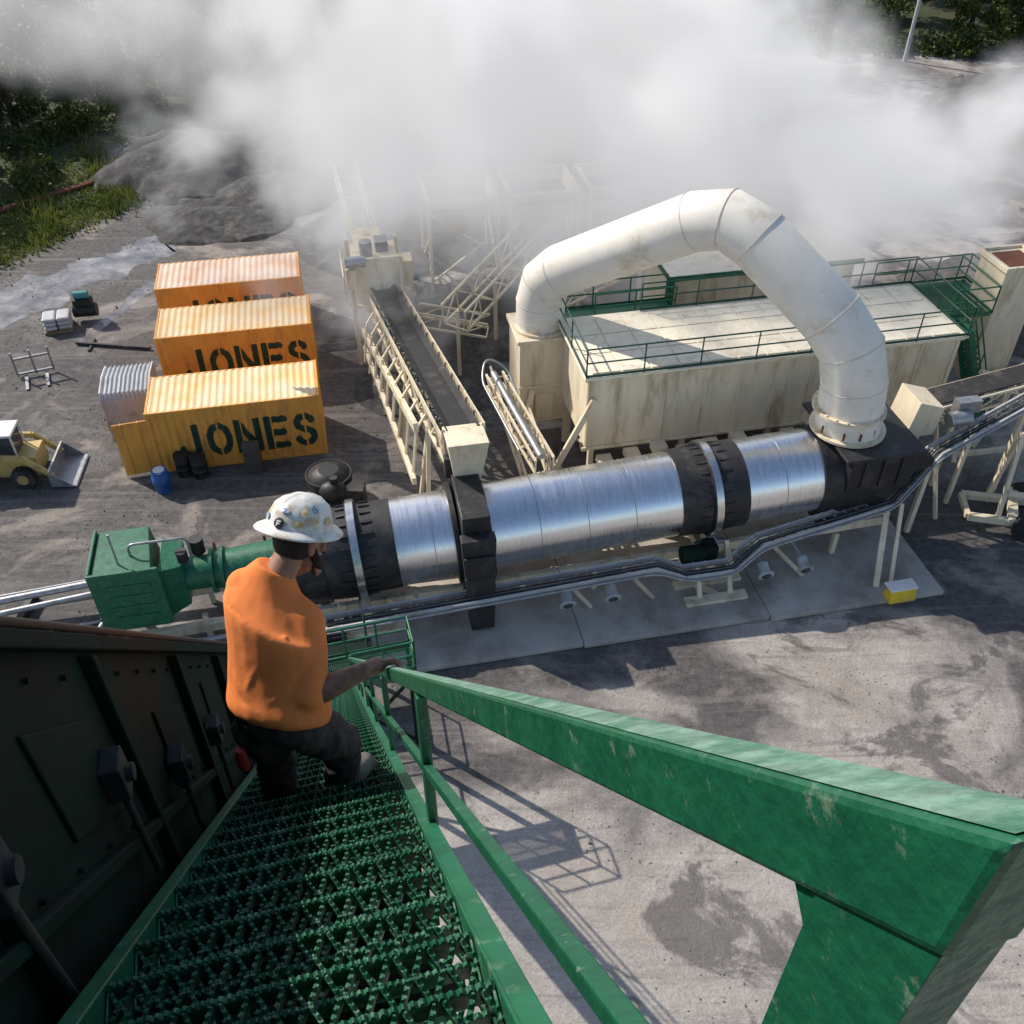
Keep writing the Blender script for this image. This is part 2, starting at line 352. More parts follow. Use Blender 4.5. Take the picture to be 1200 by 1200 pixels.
# ------------------------------------------------------------ shipping containers
def seg(px,py,ax,ay,bx,by):
    dx,dy=bx-ax,by-ay;t=max(0,min(1,((px-ax)*dx+(py-ay)*dy)/(dx*dx+dy*dy+1e-9)));return math.hypot(px-ax-dx*t,py-ay-dy*t)
def ell(cx,cy,rx,ry,a0,a1,n=14):
    return [(cx+rx*math.cos(R(a0+(a1-a0)*i/n)),cy+ry*math.sin(R(a0+(a1-a0)*i/n))) for i in range(n+1)]
ST=.2
GL=dict(
 J=[[(.56,.98),(.56,.34)]+ell(.34,.3,.22,.2,0,-180)],
 O=[ell(.37,.5,.28,.4,0,360,28)],
 N=[[(.1,.02),(.1,.98)],[(.12,.92),(.62,.08)],[(.64,.02),(.64,.98)]],
 E=[[(.12,.02),(.12,.98)],[(.12,.9),(.62,.9)],[(.12,.5),(.56,.5)],[(.12,.1),(.62,.1)]],
 S=[ell(.36,.72,.22,.19,20,270)+ell(.36,.29,.24,.21,90,-160)])
def inked(x,z):
    x-=.86;z-=.46;cell=1.02;i=int(x//cell)
    if i<0 or i>4:return False
    lx=(x-i*cell)/1.22;lz=z/1.42
    if lz<-.02 or lz>1.02:return False
    ch='JONES'[i]
    if ch in'OS' and abs(lx-.37)<.03 :return False
    if ch=='J' and lx<.40 and lx>.35:return False
    if ch=='N' and abs(lx-.2)<.018:return False
    if ch=='E' and abs(lx-.24)<.02:return False
    for pl in GL[ch]:
        for p,q in zip(pl,pl[1:]):
            if abs(lx-(p[0]+q[0])/2)>.6:continue
            if seg(lx,lz,*p,*q)<ST/2:return True
    return False
CL,CW,CH=6.06,2.44,2.59
def corr(t,per=.278,d=.036):
    f=(t%per)/per
    return 0 if f<.25 else d*(f-.25)/.25 if f<.5 else d if f<.75 else d*(1-(f-.75)/.25)
def frontmesh():
    nx=260;nz=84;vs=[];fs=[];mi=[]
    x0,x1,z0,z1=.12,CL-.12,.16,CH-.1
    for i in range(nx+1):
        x=x0+(x1-x0)*i/nx
        for j in range(nz+1): vs.append((x,.012+corr(x),z0+(z1-z0)*j/nz))
    for i in range(nx):
        for j in range(nz):
            k=i*(nz+1)+j;fs.append((k,k+nz+1,k+nz+2,k+1));mi.append(1 if inked(x0+(x1-x0)*(i+.5)/nx,z0+(z1-z0)*(j+.5)/nz) else 0)
    me=bpy.data.meshes.new('front_panel');me.from_pydata(vs,[],fs);me.materials.append(ORANGE);me.materials.append(INK)
    me.polygons.foreach_set('material_index',mi);me.update();return me
FM=frontmesh()
def container(u,v,roofm,door):
    r=PR('shipping_container',(u,v,0))
    f=bpy.data.objects.new('front_panel',FM);bpy.context.collection.objects.link(f);f.parent=r.e
    F=Part('frame',ORANGE,r,bevel=.01)
    for x in(0,CL-.12):
        for y in(0,CW-.12): F.bx(u+x,u+x+.12,v+y,v+y+.12,0,CH)
    for y in(.0,CW-.08):
        F.bx(u+.12,u+CL-.12,v+y,v+y+.06,.0,.16);F.bx(u+.12,u+CL-.12,v+y,v+y+.06,CH-.1,CH-.01)
    for x in(.01,CL-.09): F.bx(u+x,u+x+.08,v+.12,v+CW-.12,CH-.12,CH-.005);F.bx(u+x,u+x+.08,v+.12,v+CW-.12,.0,.16)
    F.bx(u+.12,u+CL-.12,v+.1,v+CW-.1,.1,.14);F.done()
    S=Part('side_panels',ORANGE,r)
    n=176
    for i in range(n):
        a=.12+(CL-.24)*i/n;b=.12+(CL-.24)*(i+1)/n
        S.poly([(u+a,v+CW-.012-corr(a),.16),(u+b,v+CW-.012-corr(b),.16),(u+b,v+CW-.012-corr(b),CH-.1),(u+a,v+CW-.012-corr(a),CH-.1)])
    n=64
    for i in range(n):
        a=.12+(CW-.24)*i/n;b=.12+(CW-.24)*(i+1)/n
        S.poly([(u+CL-.012-corr(a),v+a,.16),(u+CL-.012-corr(b),v+b,.16),(u+CL-.012-corr(b),v+b,CH-.12),(u+CL-.012-corr(a),v+a,CH-.12)])
    S.done()
    T=Part('roof_panel',roofm,r)
    n=176
    for i in range(n):
        a=.1+(CL-.2)*i/n;b=.1+(CL-.2)*(i+1)/n;za=CH-.03+corr(a,.25,.025);zb=CH-.03+corr(b,.25,.025)
        T.poly([(u+a,v+.06,za),(u+b,v+.06,zb),(u+b,v+CW-.06,zb),(u+a,v+CW-.06,za)])
    T.done()
    D=Part('doors',ORANGE,r,bevel=.01)
    def dr(p,q):
        p=Vector(p);q=Vector(q);D.beam(p+Vector((0,0,1.2)),q+Vector((0,0,1.2)),.05,2.2)
        for t in(.25,.75):
            c=p.lerp(q,t)+Vector((0,0,.15));nn=(q-p).cross(Vector((0,0,1))).normalized()*.05
            D.tube([c+nn,c+nn+Vector((0,0,2.15))],.02,6)
            D.tube([c-nn,c-nn+Vector((0,0,2.15))],.02,6)
        for z in(.5,1.1,1.7,2.2): D.beam(p+Vector((0,0,z)),q+Vector((0,0,z)),.075,.06)
    if door: dr((u+.0,v+.06,0),(u-1.15,v-.05,0))
    else: dr((u+.03,v+.1,0),(u+.03,v+CW/2-.01,0))
    dr((u+.03,v+CW/2+.01,0),(u+.03,v+CW-.1,0))
    D.done()
container(-7.1,29.45,ORROOF,True);container(-7.15,34.65,ORROOF,False);container(-7.45,38.8,ROOF1,False)
# small corrugated grey shed beside the containers
r=PR('corrugated_shed',(-8.2,33.0,0));P=Part('walls_and_roof',GREY,r)
prof=[(31.9,0),(31.9,1.75),(32.05,2.0),(33.0,2.12),(33.95,2.0),(34.1,1.75),(34.1,0)]
n=120;x0=-9.0;x1=-7.3
for i in range(n):
    a=x0+(x1-x0)*i/n;b=x0+(x1-x0)*(i+1)/n;ca=corr(a-x0,.16,.03);cb=corr(b-x0,.16,.03)
    def sh(p,c):
        k=1-c/1.1;return(33+(p[0]-33)*k,p[1]*k if p[1]>0 else 0)
    for p,q in zip(prof,prof[1:]):
        pa,qa,pb,qb=sh(p,ca),sh(q,ca),sh(p,cb),sh(q,cb)
        P.poly([(a,*pa),(b,*pb),(b,*qb),(a,*qa)])
P.poly([(x0,p[0],p[1]) for p in prof]);P.poly([(x1,p[0],p[1]) for p in prof]);P.done()
P=Part('corner_trim',WHITE,r)
for xx in(x0-.02,x1+.02):
    for p,q in zip(prof,prof[1:]):P.beam((xx,*p),(xx,*q),.05,.05)
P.done()
# ------------------------------------------------------------ dryer drum
AV=21.55
def az(u):return 2.18+.0565*u
def ax(u,dz=0):return Vector((u,AV,az(u)+dz))
r=PR('rotary_dryer_drum',(7,AV,0))
P=Part('steel_shell',STEEL,r,smooth=False)
for a,b in((.8,2.5),(3.6,9.4),(11.5,13.9)): P.cyl(ax(a),ax(b),1.33,n=128)
P.done()
P=Part('shell_seams',GALV,r)
for u in(1.9,5.05,6.5,7.95,12.7): P.cyl(ax(u-.012),ax(u+.012),1.336,n=128)
P.done()
P=Part('black_bands',BLACK,r)
for a,b,rr in((-1.3,.8,1.36),(9.4,11.5,1.38),(13.9,14.6,1.4),(2.5,2.65,1.55),(3.45,3.6,1.55)): P.cyl(ax(a),ax(b),rr,n=96)
for u0 in(-.35,10.5):
    for sgn in(-1,1):
        for k in range(24):
            a=2*math.pi*k/24;d=Vector((0,math.cos(a),math.sin(a)))
            P.beam(ax(u0+sgn*.18)+d*1.40,ax(u0+sgn*.5)+d*1.38,.08,.04,up=d)
P.done()
P=Part('riding_rings',RING,r)
for u0 in(-.35,10.5): P.cyl(ax(u0-.11),ax(u0+.11),1.52,n=128)
P.done()
P=Part('ring_spacers',BLACK,r)
for u0 in(-.35,10.5): P.cyl(ax(u0-.15),ax(u0+.15),1.46,n=96)
P.done()
P=Part('inlet_collar',BLACK,r,bevel=.02)
P.bx(2.65,3.45,19.98,23.1,.9,4.15);P.bx(2.5,3.6,22.2,23.6,3.9,4.6)
P.hexa([(2.7,19.3,.3),(3.4,19.3,.3),(3.4,19.9,.3),(2.7,19.9,.3),(2.55,19.6,3.6),(3.55,19.6,3.6),(3.55,19.97,3.6),(2.55,19.97,3.6)])
for z in(1.4,2.2,3.0): P.bx(2.6,3.5,19.45,19.56,z,z+.08)
P.done()
P=Part('end_box',BLACK,r,bevel=.02)
P.hexa([(14.4,20.6,1.0),(15.4,20.6,1.0),(15.4,22.4,1.0),(14.4,22.4,1.0),(14.5,20.1,3.2),(16.6,20.1,3.2),(16.6,23,3.2),(14.5,23,3.2)])
P.bx(14.5,16.6,20.1,23,3.203,4.3);P.bx(14.2,16.8,19.95,23.15,4.303,4.42)
P.hexa([(16.6,20.3,3.3),(17.4,20.3,3.5),(17.4,22.7,3.5),(16.6,22.7,3.3),(16.6,20.3,4.2),(17.4,20.3,3.8),(17.4,22.7,3.8),(16.6,22.7,4.2)])
for x in(14.9,15.5,16.1): P.bx(x,x+.07,20.03,20.1,3.2,4.3)
P.done()
P=Part('support_frame',CREAM,r,bevel=.01)
for vv in(20.55,22.55):
    P.beam((-2,vv,.75),(16.6,vv,1.3),.18,.32)
for u0 in(-.3,10.4):
    for vv in(20.4,22.7):
        for du in(-.7,.7): P.beam((u0+du,vv,1.1),(u0+du*1.4,vv-.1,.15),.2)
    P.beam((u0-1.1,20,.2),(u0+1.1,20,.2),.3,.12);P.beam((u0,19.9,.95),(u0,23.2,.95),.3,.3)
for u0 in(4.5,6.8,14.9):
    for vv in(20.5,22.6): P.beam((u0,vv,1.0),(u0,vv,.15),.16)
P.beam((9.7,20.3,.16),(10.7,19.1,.16),.3,.1);P.beam((9.9,20.2,1.7),(9.9,19.3,.25),.14);P.beam((10.9,20.2,1.7),(10.9,19.3,.25),.14)
P.beam((9.4,19.2,.22),(11.4,19.2,.22),.35,.12)
for u0 in(5.6,7.6,12.6): P.beam((u0,20.5,1.0),(u0+.9,19.6,.2),.1)
P.done()
P=Part('trunnion_rollers',GALV,r)
for u0 in(-.35,10.5):
    for sv in(-1,1):
        c=ax(u0)+Vector((0,sv*1.0,-1.42));P.cyl(c-Vector((.16,0,0)),c+Vector((.16,0,0)),.33,n=24);P.cyl(c-Vector((.5,0,0)),c+Vector((.5,0,0)),.09)
P.done()
P=Part('drive_motor',GREEND,r);P.cyl((9.4,20.0,1.5),(10.1,20.0,1.5),.28);P.bx(10.1,10.5,19.8,20.3,1.2,1.8);P.done()
P=Part('under_lamps',GREY,r)
for u0 in(5.6,7.0,11.9,13.2): P.cyl((u0,19.5,1.15),(u0,19.15,1.0),.16);P.cyl((u0,19.15,1.0),(u0,19.1,.98),.25);P.beam((u0,19.5,1.15),(u0,20.5,1.2),.06)
P.done()
P=Part('under_lamp_lenses',GLASSB,r)
for u0 in(5.6,7.0,11.9,13.2): P.cyl((u0,19.11,.985),(u0,19.07,.97),.15)
P.done()
r=PR('dryer_burner',(-6,AV,0))
P=Part('blower_housing',GREEN,r,bevel=.03)
P.hexa([(-7.5,20.6,1.1),(-5.9,20.6,1.1),(-5.9,22.5,1.1),(-7.5,22.5,1.1),(-7.6,20.6,3.3),(-6.0,20.6,3.3),(-6.2,22.5,3.3),(-7.6,22.5,3.3)])
P.bx(-7.7,-5.8,20.5,20.6,1.3,3.4);P.bx(-7.7,-7.62,20.6,22.5,1.3,3.4)
P.hexa([(-5.9,20.8,1.2),(-5.3,21,1.4),(-5.3,22.1,1.4),(-5.9,22.3,1.2),(-5.9,20.8,3.0),(-5.3,21,2.9),(-5.3,22.1,2.9),(-5.9,22.3,3.0)])
for z in(1.6,2.0,2.4,2.8):P.bx(-7.3,-6.1,20.46,20.5,z,z+.14)
P.done()
P=Part('burner_nozzle',GREEN,r,smooth=False)
P.cyl((-5.3,AV,2.1),(-4.6,AV,2.1),.5);P.cyl((-4.6,AV,2.1),(-4.5,AV,2.1),.68);P.cyl((-4.3,AV,2.1),(-4.2,AV,2.1),.68);P.cyl((-4.5,AV,2.1),(-2.6,AV,2.1),.55,.7);P.cyl((-2.6,AV,2.1),(-2.5,AV,2.1),1.1);P.done()
P=Part('breech',BLACK,r);P.cyl((-2.5,AV,2.1),(-1.31,AV,2.1),1.25,1.3,n=40);P.cyl((-5.2,21.1,3.05),(-5.2,21.1,3.4),.16);P.cyl((-4.9,21.9,2.6),(-4.9,21.9,3.1),.2);P.done()
P=Part('burner_skid',CREAM,r);P.beam((-8,20.8,.5),(-2,20.8,.7),.2,.3);P.beam((-8,22.4,.5),(-2,22.4,.7),.2,.3)
for x in(-7.6,-5,-2.4):
    for y in(20.8,22.4): P.beam((x,y,0),(x,y,1.1),.15)
P.done()
P=Part('burner_pipework',GALV,r,smooth=False)
P.tube(fillet([(-7.2,20.2,.6),(-3,20.1,.8),(-3,20.6,2.8),(-2.6,21,2.9)],.3),.08);P.tube(fillet([(-6.6,21.3,3.3),(-6.6,21.3,3.7),(-5,21.3,3.7),(-5,21.3,3)],.2),.04)
P.tube([(-6.9,21.0,3.3),(-6.9,21.0,4.4)],.03);P.done()
P=Part('valves',RUST,r);P.cyl((-3.9,20.1,.9),(-3.5,20.1,.9),.2);P.cyl((-3.7,20.1,.9),(-3.7,20.1,1.3),.12,);P.done()
# ------------------------------------------------------------ cable tray along drum
r=PR('pipe_rack',(8,19.6,0))
path=[(-1.5,19.5,1.3),(8.4,19.55,1.75),(9.3,19.4,1.35),(10.8,19.4,1.35),(11.8,19.8,1.85),(16.3,20.3,2.3),(17.9,21.0,3.5),(21.5,21.9,4.4),(26,22.3,4.6)]
P=Part('tray',GREY,r)
for p,q in zip(path,path[1:]):
    p=Vector(p);q=Vector(q);x,d,y=fr(q-p)
    for s_ in(-1,1): P.beam(p+x*s_*.26,q+x*s_*.26,.05,.16)
    n=max(1,int((q-p).length/.35))
    for i in range(n): a=p.lerp(q,i/n);P.beam(a-x*.26,a+x*.26,.07,.02);P.beam(a-x*.285-y*.1,a-x*.285+y*.1,.03,.03)
P.done()
for nm,mt,offs in(('black_cables',RUBBER,(-.15,-.03)),('grey_cables',CABLE,(-.09,.11))):
    P=Part(nm,mt,r)
    for k,o in enumerate(offs):
        pts=[]
        for i,(p,q) in enumerate(zip(path,path[1:])):
            for t in(0,.33,.66):
                pp=Vector(p).lerp(Vector(q),t);pts.append(pp+Vector((0,o+.035*mnoise.noise(pp*1.3+Vector((k*9,0,0))),.05+.03*mnoise.noise(pp*.9+Vector((0,k*5,0))))))
        P.tube(pts,.026,6)
    P.done()
P=Part('conduits',GALV,r);P.tube(fillet([Vector(p)+Vector((0,-.36,-.05)) for p in path],.4,3),.035,8);P.done()
P=Part('legs',CREAM,r)
for p in((1.2,19.5,1.3),(5.5,19.5,1.55),(8,19.5,1.65),(13,19.9,1.8),(15.7,20.1,2.2)): P.beam(p,(p[0],20.6,p[2]-.4),.1)
P.beam((16.2,20.2,2.2),(15.6,18.75,.1),.18,.12);P.beam((16.7,20.2,2.2),(16.1,18.75,.1),.12,.12);P.bx(15.3,16.5,18.6,18.9,.004,.12)
P.beam((17.9,21,3.4),(17.9,21,.1),.15);P.beam((21.5,21.9,4.3),(21.5,21.9,.1),.15)
P.done()
r=PR('yellow_wheel_chock',(16,18.2,0));P=Part('block',mk('yellow_paint',(.8,.55,.03),.5,dirt_or_glint=(.3,.22,.1),damt=.4),r,bevel=.04)
P.hexa([(15.6,17.9,.15),(16.5,17.9,.15),(16.5,18.4,.15),(15.6,18.4,.15),(15.6,18.0,.6),(16.5,18.0,.6),(16.4,18.4,.45),(15.7,18.4,.45)]).done()
P=Part('lid',WHITE,r,bevel=.02);P.bx(15.58,16.52,17.98,18.42,.6,.66).done()
r=PR('concrete_slab',(8,20,0));P=Part('slab',CONC,r,bevel=.02)
P.bx(-.3,5.9,18.25,24.2,.0,.15).bx(5.92,11.8,18.2,24.2,.0,.15).bx(11.82,17.6,18.1,24.2,.0,.15).done()
# ------------------------------------------------------------ exhaust duct
r=Root('exhaust_duct',0,(0,0,0),(6,27,0))
P=Part('pipe',DUCT,r)
b0=Vector((10.35,24.15,4.45));b1=Vector((10.1,24.2,7.25));ap=Vector((6.3,26.65,10.35));c1=Vector((1.0,30.1,6.45));c0=Vector((1.0,30.1,4.6))
pts=fillet([b0,b1,ap,c1,c0],1.2,2);n=len(pts)
rs=[.98-.12*min(1,i/(n-1)*1.4) for i in range(n)]
P.tube(pts,rs,56);P.done()
P=Part('seam_bands',mk('duct_seam',(.66,.61,.51),.5),r)
for i in range(1,n-1):
    d=(pts[i+1]-pts[i-1]).normalized();P.cyl(pts[i]-d*.014,pts[i]+d*.014,rs[i]+.010,n=56)
P.done()
P=Part('flanges',CREAM,r)
P.cyl(b0,b0+Vector((0,0,.08)),1.15,n=36);P.cyl((10.25,24.16,5.15),(10.25,24.16,5.25),1.1,n=36);P.cyl(c0,c0+Vector((0,0,.1)),1.0,n=36)
for k in range(20):
    a=k*math.pi/10;P.cyl((10.25+math.cos(a)*1.05,24.16+math.sin(a)*1.05,5.25),(10.25+math.cos(a)*1.05,24.16+math.sin(a)*1.05,5.3),.035,n=6)
P.done()
P=Part('rust_stains',RUST,r)
for a in(3.7,4.4,4.9,5.4): P.bx(10.25+math.cos(a)*1.0-.03,10.25+math.cos(a)*1.0+.03,24.16+math.sin(a)*1.0-.03,24.16+math.sin(a)*1.0+.0,4.6,4.85)
P.done()
# ------------------------------------------------------------ baghouse
r=PR('baghouse_filter_building',(14,27,0))
P=Part('walls',CREAM,r,bevel=.015);P.bx(7.6,20.8,25.05,28.7,2.2,4.95)
for x in[7.62+i*1.3 for i in range(11)]: P.bx(x,x+.06,25.0,25.05,2.25,4.84)
P.bx(7.5,20.9,24.98,25.05,2.1,2.22);P.bx(7.5,20.9,24.97,25.05,4.85,4.95)
for x in(8.3,11.5,14.7,17.9):
    P.hexa([(x+.9,26.2,1.1),(x+1.5,26.2,1.1),(x+1.5,27.4,1.1),(x+.9,27.4,1.1),(x,25.3,2.2),(x+2.6,25.3,2.2),(x+2.6,28.5,2.2),(x,28.5,2.2)])
P.done()
P=Part('roof',CREAMR,r,bevel=.01);P.bx(7.45,20.95,24.9,28.85,4.952,5.03)
for i in range(13):
    for j in range(3):
        P.bx(7.75+i*1.0,8.70+i*1.0,25.15+j*1.18,26.28+j*1.18,5.032,5.065)
P.done()
P=Part('roof_railing',GREENR,r);P.rail([(7.5,28.8,5.03),(7.5,24.95,5.03),(20.9,24.95,5.03),(20.9,28.8,5.03)],r=.026,step=1.8);P.rail([(10.5,28.8,5.03),(20.9,28.8,5.03)],r=.026,step=1.8);P.done()
P=Part('legs',CREAM,r)
for x in(7.9,11.2,14.4,17.6,20.5):
    for y in(25.3,28.4): P.beam((x,y,0),(x,y,2.2),.18)
    P.beam((x,25.3,2.1),(x,28.4,.3),.1)
P.beam((7.6,25.2,.9),(20.8,25.2,.9),.2,.3);P.beam((7.8,24.9,4.2),(6.4,24.9,1.2),.12,.2)
for i in range(14):P.bx(8+i*.95,8.5+i*.95,24.5,24.95,1.7+.12*(i%3),1.9+.15*(i%3))
P.done()
P=Part('screw_conveyor',CREAM,r);P.cyl((8,26.8,1.0),(21,26.8,1.0),.28);P.done()
P=Part('inlet_plenum',CREAM,r,bevel=.02);P.bx(6.05,7.9,28.35,30.25,1.1,4.55);P.bx(5.95,8.0,28.25,30.35,4.45,4.6)
P.bx(6.0,7.95,28.29,28.35,2.6,2.7);P.bx(6.6,7.3,28.3,28.35,1.3,2.3)
P.hexa([(5.9,27.9,.1),(6.1,27.9,.1),(6.1,28.1,.1),(5.9,28.1,.1),(6.4,28.2,2.6),(6.6,28.2,2.6),(6.6,28.35,2.6),(6.4,28.35,2.6)]);P.done()
P=Part('plenum_legs',CREAM,r)
for x in(6.1,7.8):
    for y in(28.45,30.1): P.beam((x,y,0),(x,y,1.1),.16)
P.done()
P=Part('access_stairs',GREEN,r)
for s_ in(0,.9): P.beam((21.2,25.2+s_,5.0),(23.3,25.2+s_,.2),.05,.2)
for i in range(20): t=i/20;P.bx(21.2+2.1*t,21.4+2.1*t,25.2,26.1,5-4.8*t,5.03-4.8*t)
for s_ in(0,.9):
    P.tube([(21.2,25.2+s_,6.0),(23.3,25.2+s_,1.2)],.03,6);P.tube([(21.2,25.2+s_,5.5),(23.3,25.2+s_,.7)],.03,6)
    for i in range(6): t=i/5;P.tube([(21.2+2.1*t,25.2+s_,5-4.8*t),(21.2+2.1*t,25.2+s_,6-4.8*t)],.025,6)
P.rail([(20.95,26.2,5),(22.6,26.2,5),(22.6,28.6,5)],r=.028)
for i in range(24): P.beam((20.97+i*.07,26.2,4.93),(20.97+i*.07,28.6,4.93),.012,.04)
P.done()
r=PR('fire_valve',(11.5,24.4,0));P=Part('valve',RED,r);P.cyl((11.4,24.3,.0),(11.4,24.3,2.0),.12);P.cyl((11.2,24.3,1.8),(11.6,24.3,1.8),.14);P.cyl((11.4,24.3,2.0),(11.4,24.3,2.06),.24);P.done()
r=PR('control_house',(15,32,0));P=Part('walls',CREAM,r,bevel=.02);P.bx(12.3,19.6,30.6,33.6,.0,5.2)
for x in(13.5,15,16.5,18): P.bx(x,x+.8,30.54,30.6,2.8,4.2)
P.done();P=Part('roof',CREAMR,r);P.bx(12.1,19.8,30.4,33.8,5.2,5.35).done()
P=Part('trim',GREEN,r);P.bx(12.05,12.3,30.35,30.6,0,5.2);P.bx(12.05,19.8,30.36,30.4,5.18,5.38);P.bx(12.06,12.1,30.4,33.8,5.18,5.38);P.bx(12.32,13.3,30.55,30.6,.1,2.2);P.done()
r=PR('green_walkway',(10,31,0));P=Part('walkway',GREEN,r);P.bx(7.8,12.0,29.4,30.4,4.4,4.46);P.rail([(7.8,30.4,4.46),(12,30.4,4.46)],r=.03);P.rail([(9,29.4,4.46),(12,29.4,4.46)],r=.03)
for x in(8.2,10,11.8):P.beam((x,29.5,0),(x,29.5,4.4),.12);P.beam((x,30.3,0),(x,30.3,4.4),.12)
P.rail([(20.5,30.5,4),(24.5,30.5,4),(24.5,28,4)],r=.03);P.bx(20.5,24.5,29.6,30.5,3.9,3.96);P.beam((24.4,30.4,0),(24.4,30.4,4),.12);P.beam((20.6,30.4,0),(20.6,30.4,4),.12);P.done()
r=PR('discharge_chute_tower',(23.5,27,0));P=Part('chute',CREAM,r,bevel=.02)
P.bx(22.7,24.2,26.3,27.8,2.6,6.6);P.hexa([(23.1,26.7,1.6),(23.8,26.7,1.6),(23.8,27.4,1.6),(23.1,27.4,1.6),(22.7,26.3,2.6),(24.2,26.3,2.6),(24.2,27.8,2.6),(22.7,27.8,2.6)])
P.bx(22.6,24.3,26.2,26.3,6.5,6.7).bx(22.6,24.3,27.8,27.9,6.5,6.7).bx(22.6,22.7,26.3,27.8,6.5,6.7).bx(24.2,24.3,26.3,27.8,6.5,6.7)
for x in(22.8,24.1):
    for y in(26.4,27.7): P.beam((x,y,0),(x,y,2.6),.14)
P.done();P=Part('opening',RUST,r);P.bx(22.9,24.0,26.5,27.6,6.6,6.62).done()
P=Part('bracing',CREAM,r);P.beam((22.8,26.4,2.4),(21.4,24.0,.2),.16);P.beam((24.1,26.4,2.4),(25.2,23.8,.2),.16);P.beam((21.6,24.2,.4),(25,24,.5),.16);P.beam((22,25,3.4),(25.5,24.6,2.4),.25,.12);P.beam((21.5,25.4,1.0),(24.5,25.0,4.2),.2,.1);P.beam((22.5,24.6,.3),(24.6,25.8,3.0),.16);P.done()
r=PR('transfer_conveyor',(20,22.4,0));P=Part('frame',CREAM,r,bevel=.01);P.truss((17.8,22.6,4.2),(27,23.4,5.0),1.0,.5,1.,.08)
P.hexa([(17.2,21.7,3.6),(18.2,21.7,3.6),(18.2,22.9,3.6),(17.2,22.9,3.6),(17.4,21.7,4.9),(18.3,21.7,4.6),(18.3,22.9,4.6),(17.4,22.9,4.9)])
P.beam((20,22.1,3.6),(20,22.1,.1),.14);P.beam((20,23.1,3.6),(20,23.1,.1),.14);P.beam((18.6,22.2,3.6),(19.2,21.4,.1),.12);P.done()
P=Part('belt',RUBBER,r);P.beam((17.8,22.6,4.3),(27,23.4,5.1),.85,.05);P.done()
P=Part('gearbox',GALV,r);P.cyl((18.5,21.6,4.2),(19.2,21.6,4.2),.25);P.bx(18.8,19.6,21.7,22.05,4.25,4.7);P.done()
r=PR('conveyor_trailer_frame',(21.5,20.5,0));P=Part('frame',CREAM,r,bevel=.01)
P.beam((20.0,20.9,.5),(24.5,18.9,.5),.2,.25);P.beam((20.4,22.0,.5),(24.9,20.2,.5),.2,.25);P.beam((20.0,20.9,.5),(20.4,22,.5),.18)
for a,b in(((20.9,20.6,.6),(21.1,21.2,3.6)),((21.3,21.8,.6),(21.1,21.2,3.6)),((22.6,19.8,.6),(22.8,20.6,4)),((23,21,.6),(22.8,20.6,4)),((21.1,21.2,3.4),(22.8,20.6,1.0)),((20.9,20.6,1.6),(22.6,19.8,1.6))): P.beam(a,b,.14)
P.beam((21.2,20.2,.6),(22.2,21.8,.6),.3,.2);P.done()
P=Part('wheels',RUBBER,r)
for c in((21.6,20.0,.45),(22.5,21.6,.45)): P.cyl(Vector(c)-Vector((.08,.13,0)),Vector(c)+Vector((.08,.13,0)),.45,n=24)
P.done()
# ------------------------------------------------------------ incoming belt conveyor
r=PR('belt_conveyor',(2.5,28,0))
A=Vector((3.15,22.6,5.1));B=Vector((1.9,35.5,3.2))
P=Part('truss_frame',CREAM,r);P.truss(A,B,1.25,.75,.9,.1)
x,d,y=fr(B-A)
for t in(.18,.45,.75):
    c=A.lerp(B,t)
    for s_ in(-1,1): P.beam(c+x*s_*.6-y*.7,Vector((c.x+x.x*s_*.9,c.y-.8,.05)),.14);P.beam(c+x*s_*.6-y*.7,Vector((c.x+x.x*s_*.9,c.y+1.2,.05)),.12)
P.beam(A.lerp(B,.18)-x*1.0-y*.7,A.lerp(B,1.)-x*1.0-y*1.5,.16,.3);P.beam(A.lerp(B,.15)-x*1.3-y*2.4,A.lerp(B,.95)-x*1.1-y*2.0,.14,.24)
for i in range(9):
    c=A.lerp(B,.18+i*.09);P.beam(c-x*1.0-y*.8,c-x*1.25-y*2.3,.08);
    P.beam(c-x*.65-y*.3,c-x*1.0-y*.75,.07)
P.done()
P=Part('belt',RUBBER,r);P.beam(A+y*.1,B+y*.1,.62,.04)
for s_ in(-1,1):
    P.hexa([A+y*.12+x*s_*.31,A+y*.24+x*s_*.5,B+y*.24+x*s_*.5,B+y*.12+x*s_*.31,A+y*.16+x*s_*.31,A+y*.28+x*s_*.5,B+y*.28+x*s_*.5,B+y*.16+x*s_*.31])
P.done()
P=Part('idlers',GALV,r)
for i in range(14):
    c=A.lerp(B,i/14);P.cyl(c-x*.6,c+x*.6,.05,n=8)
    for s_ in(-1,1): P.beam(c+x*s_*.55-y*.02,c+x*s_*.6+y*.3,.05)
P.done()
P=Part('head_chute',CREAM,r,bevel=.02);P.hexa([(2.75,22.0,3.9),(3.55,22.0,3.9),(3.55,22.7,3.9),(2.75,22.7,3.9),(2.55,21.6,5.5),(3.75,21.6,5.5),(3.75,22.9,5.3),(2.55,22.9,5.3)]).done()
P=Part('side_guard',CREAM,r);P.beam(A+x*.66+y*.15,B+x*.66+y*.15,.03,.3);P.beam(A-x*.66+y*.1,B-x*.66+y*.1,.03,.16);P.done()
r=PR('drag_chain_conveyor',(5.5,25,0));P=Part('frame',CREAM,r);P.truss((5.7,22.9,3.6),(5.0,27.6,3.9),.6,.5,.6,.07);P.truss((6.1,23.6,1.0),(5.8,30.4,2.4),.9,.6,.9,.08);P.done()
P=Part('conduit',GALV,r);P.tube(fillet([(4.9,23,4.0),(4.4,26.8,4.2),(4.7,27.6,4.6),(5.4,27.4,4.2),(5.6,26,3.6)],.5,5),.04);P.tube([(5.6,23,3.65),(4.95,27.5,3.95)],.12,8);P.done()
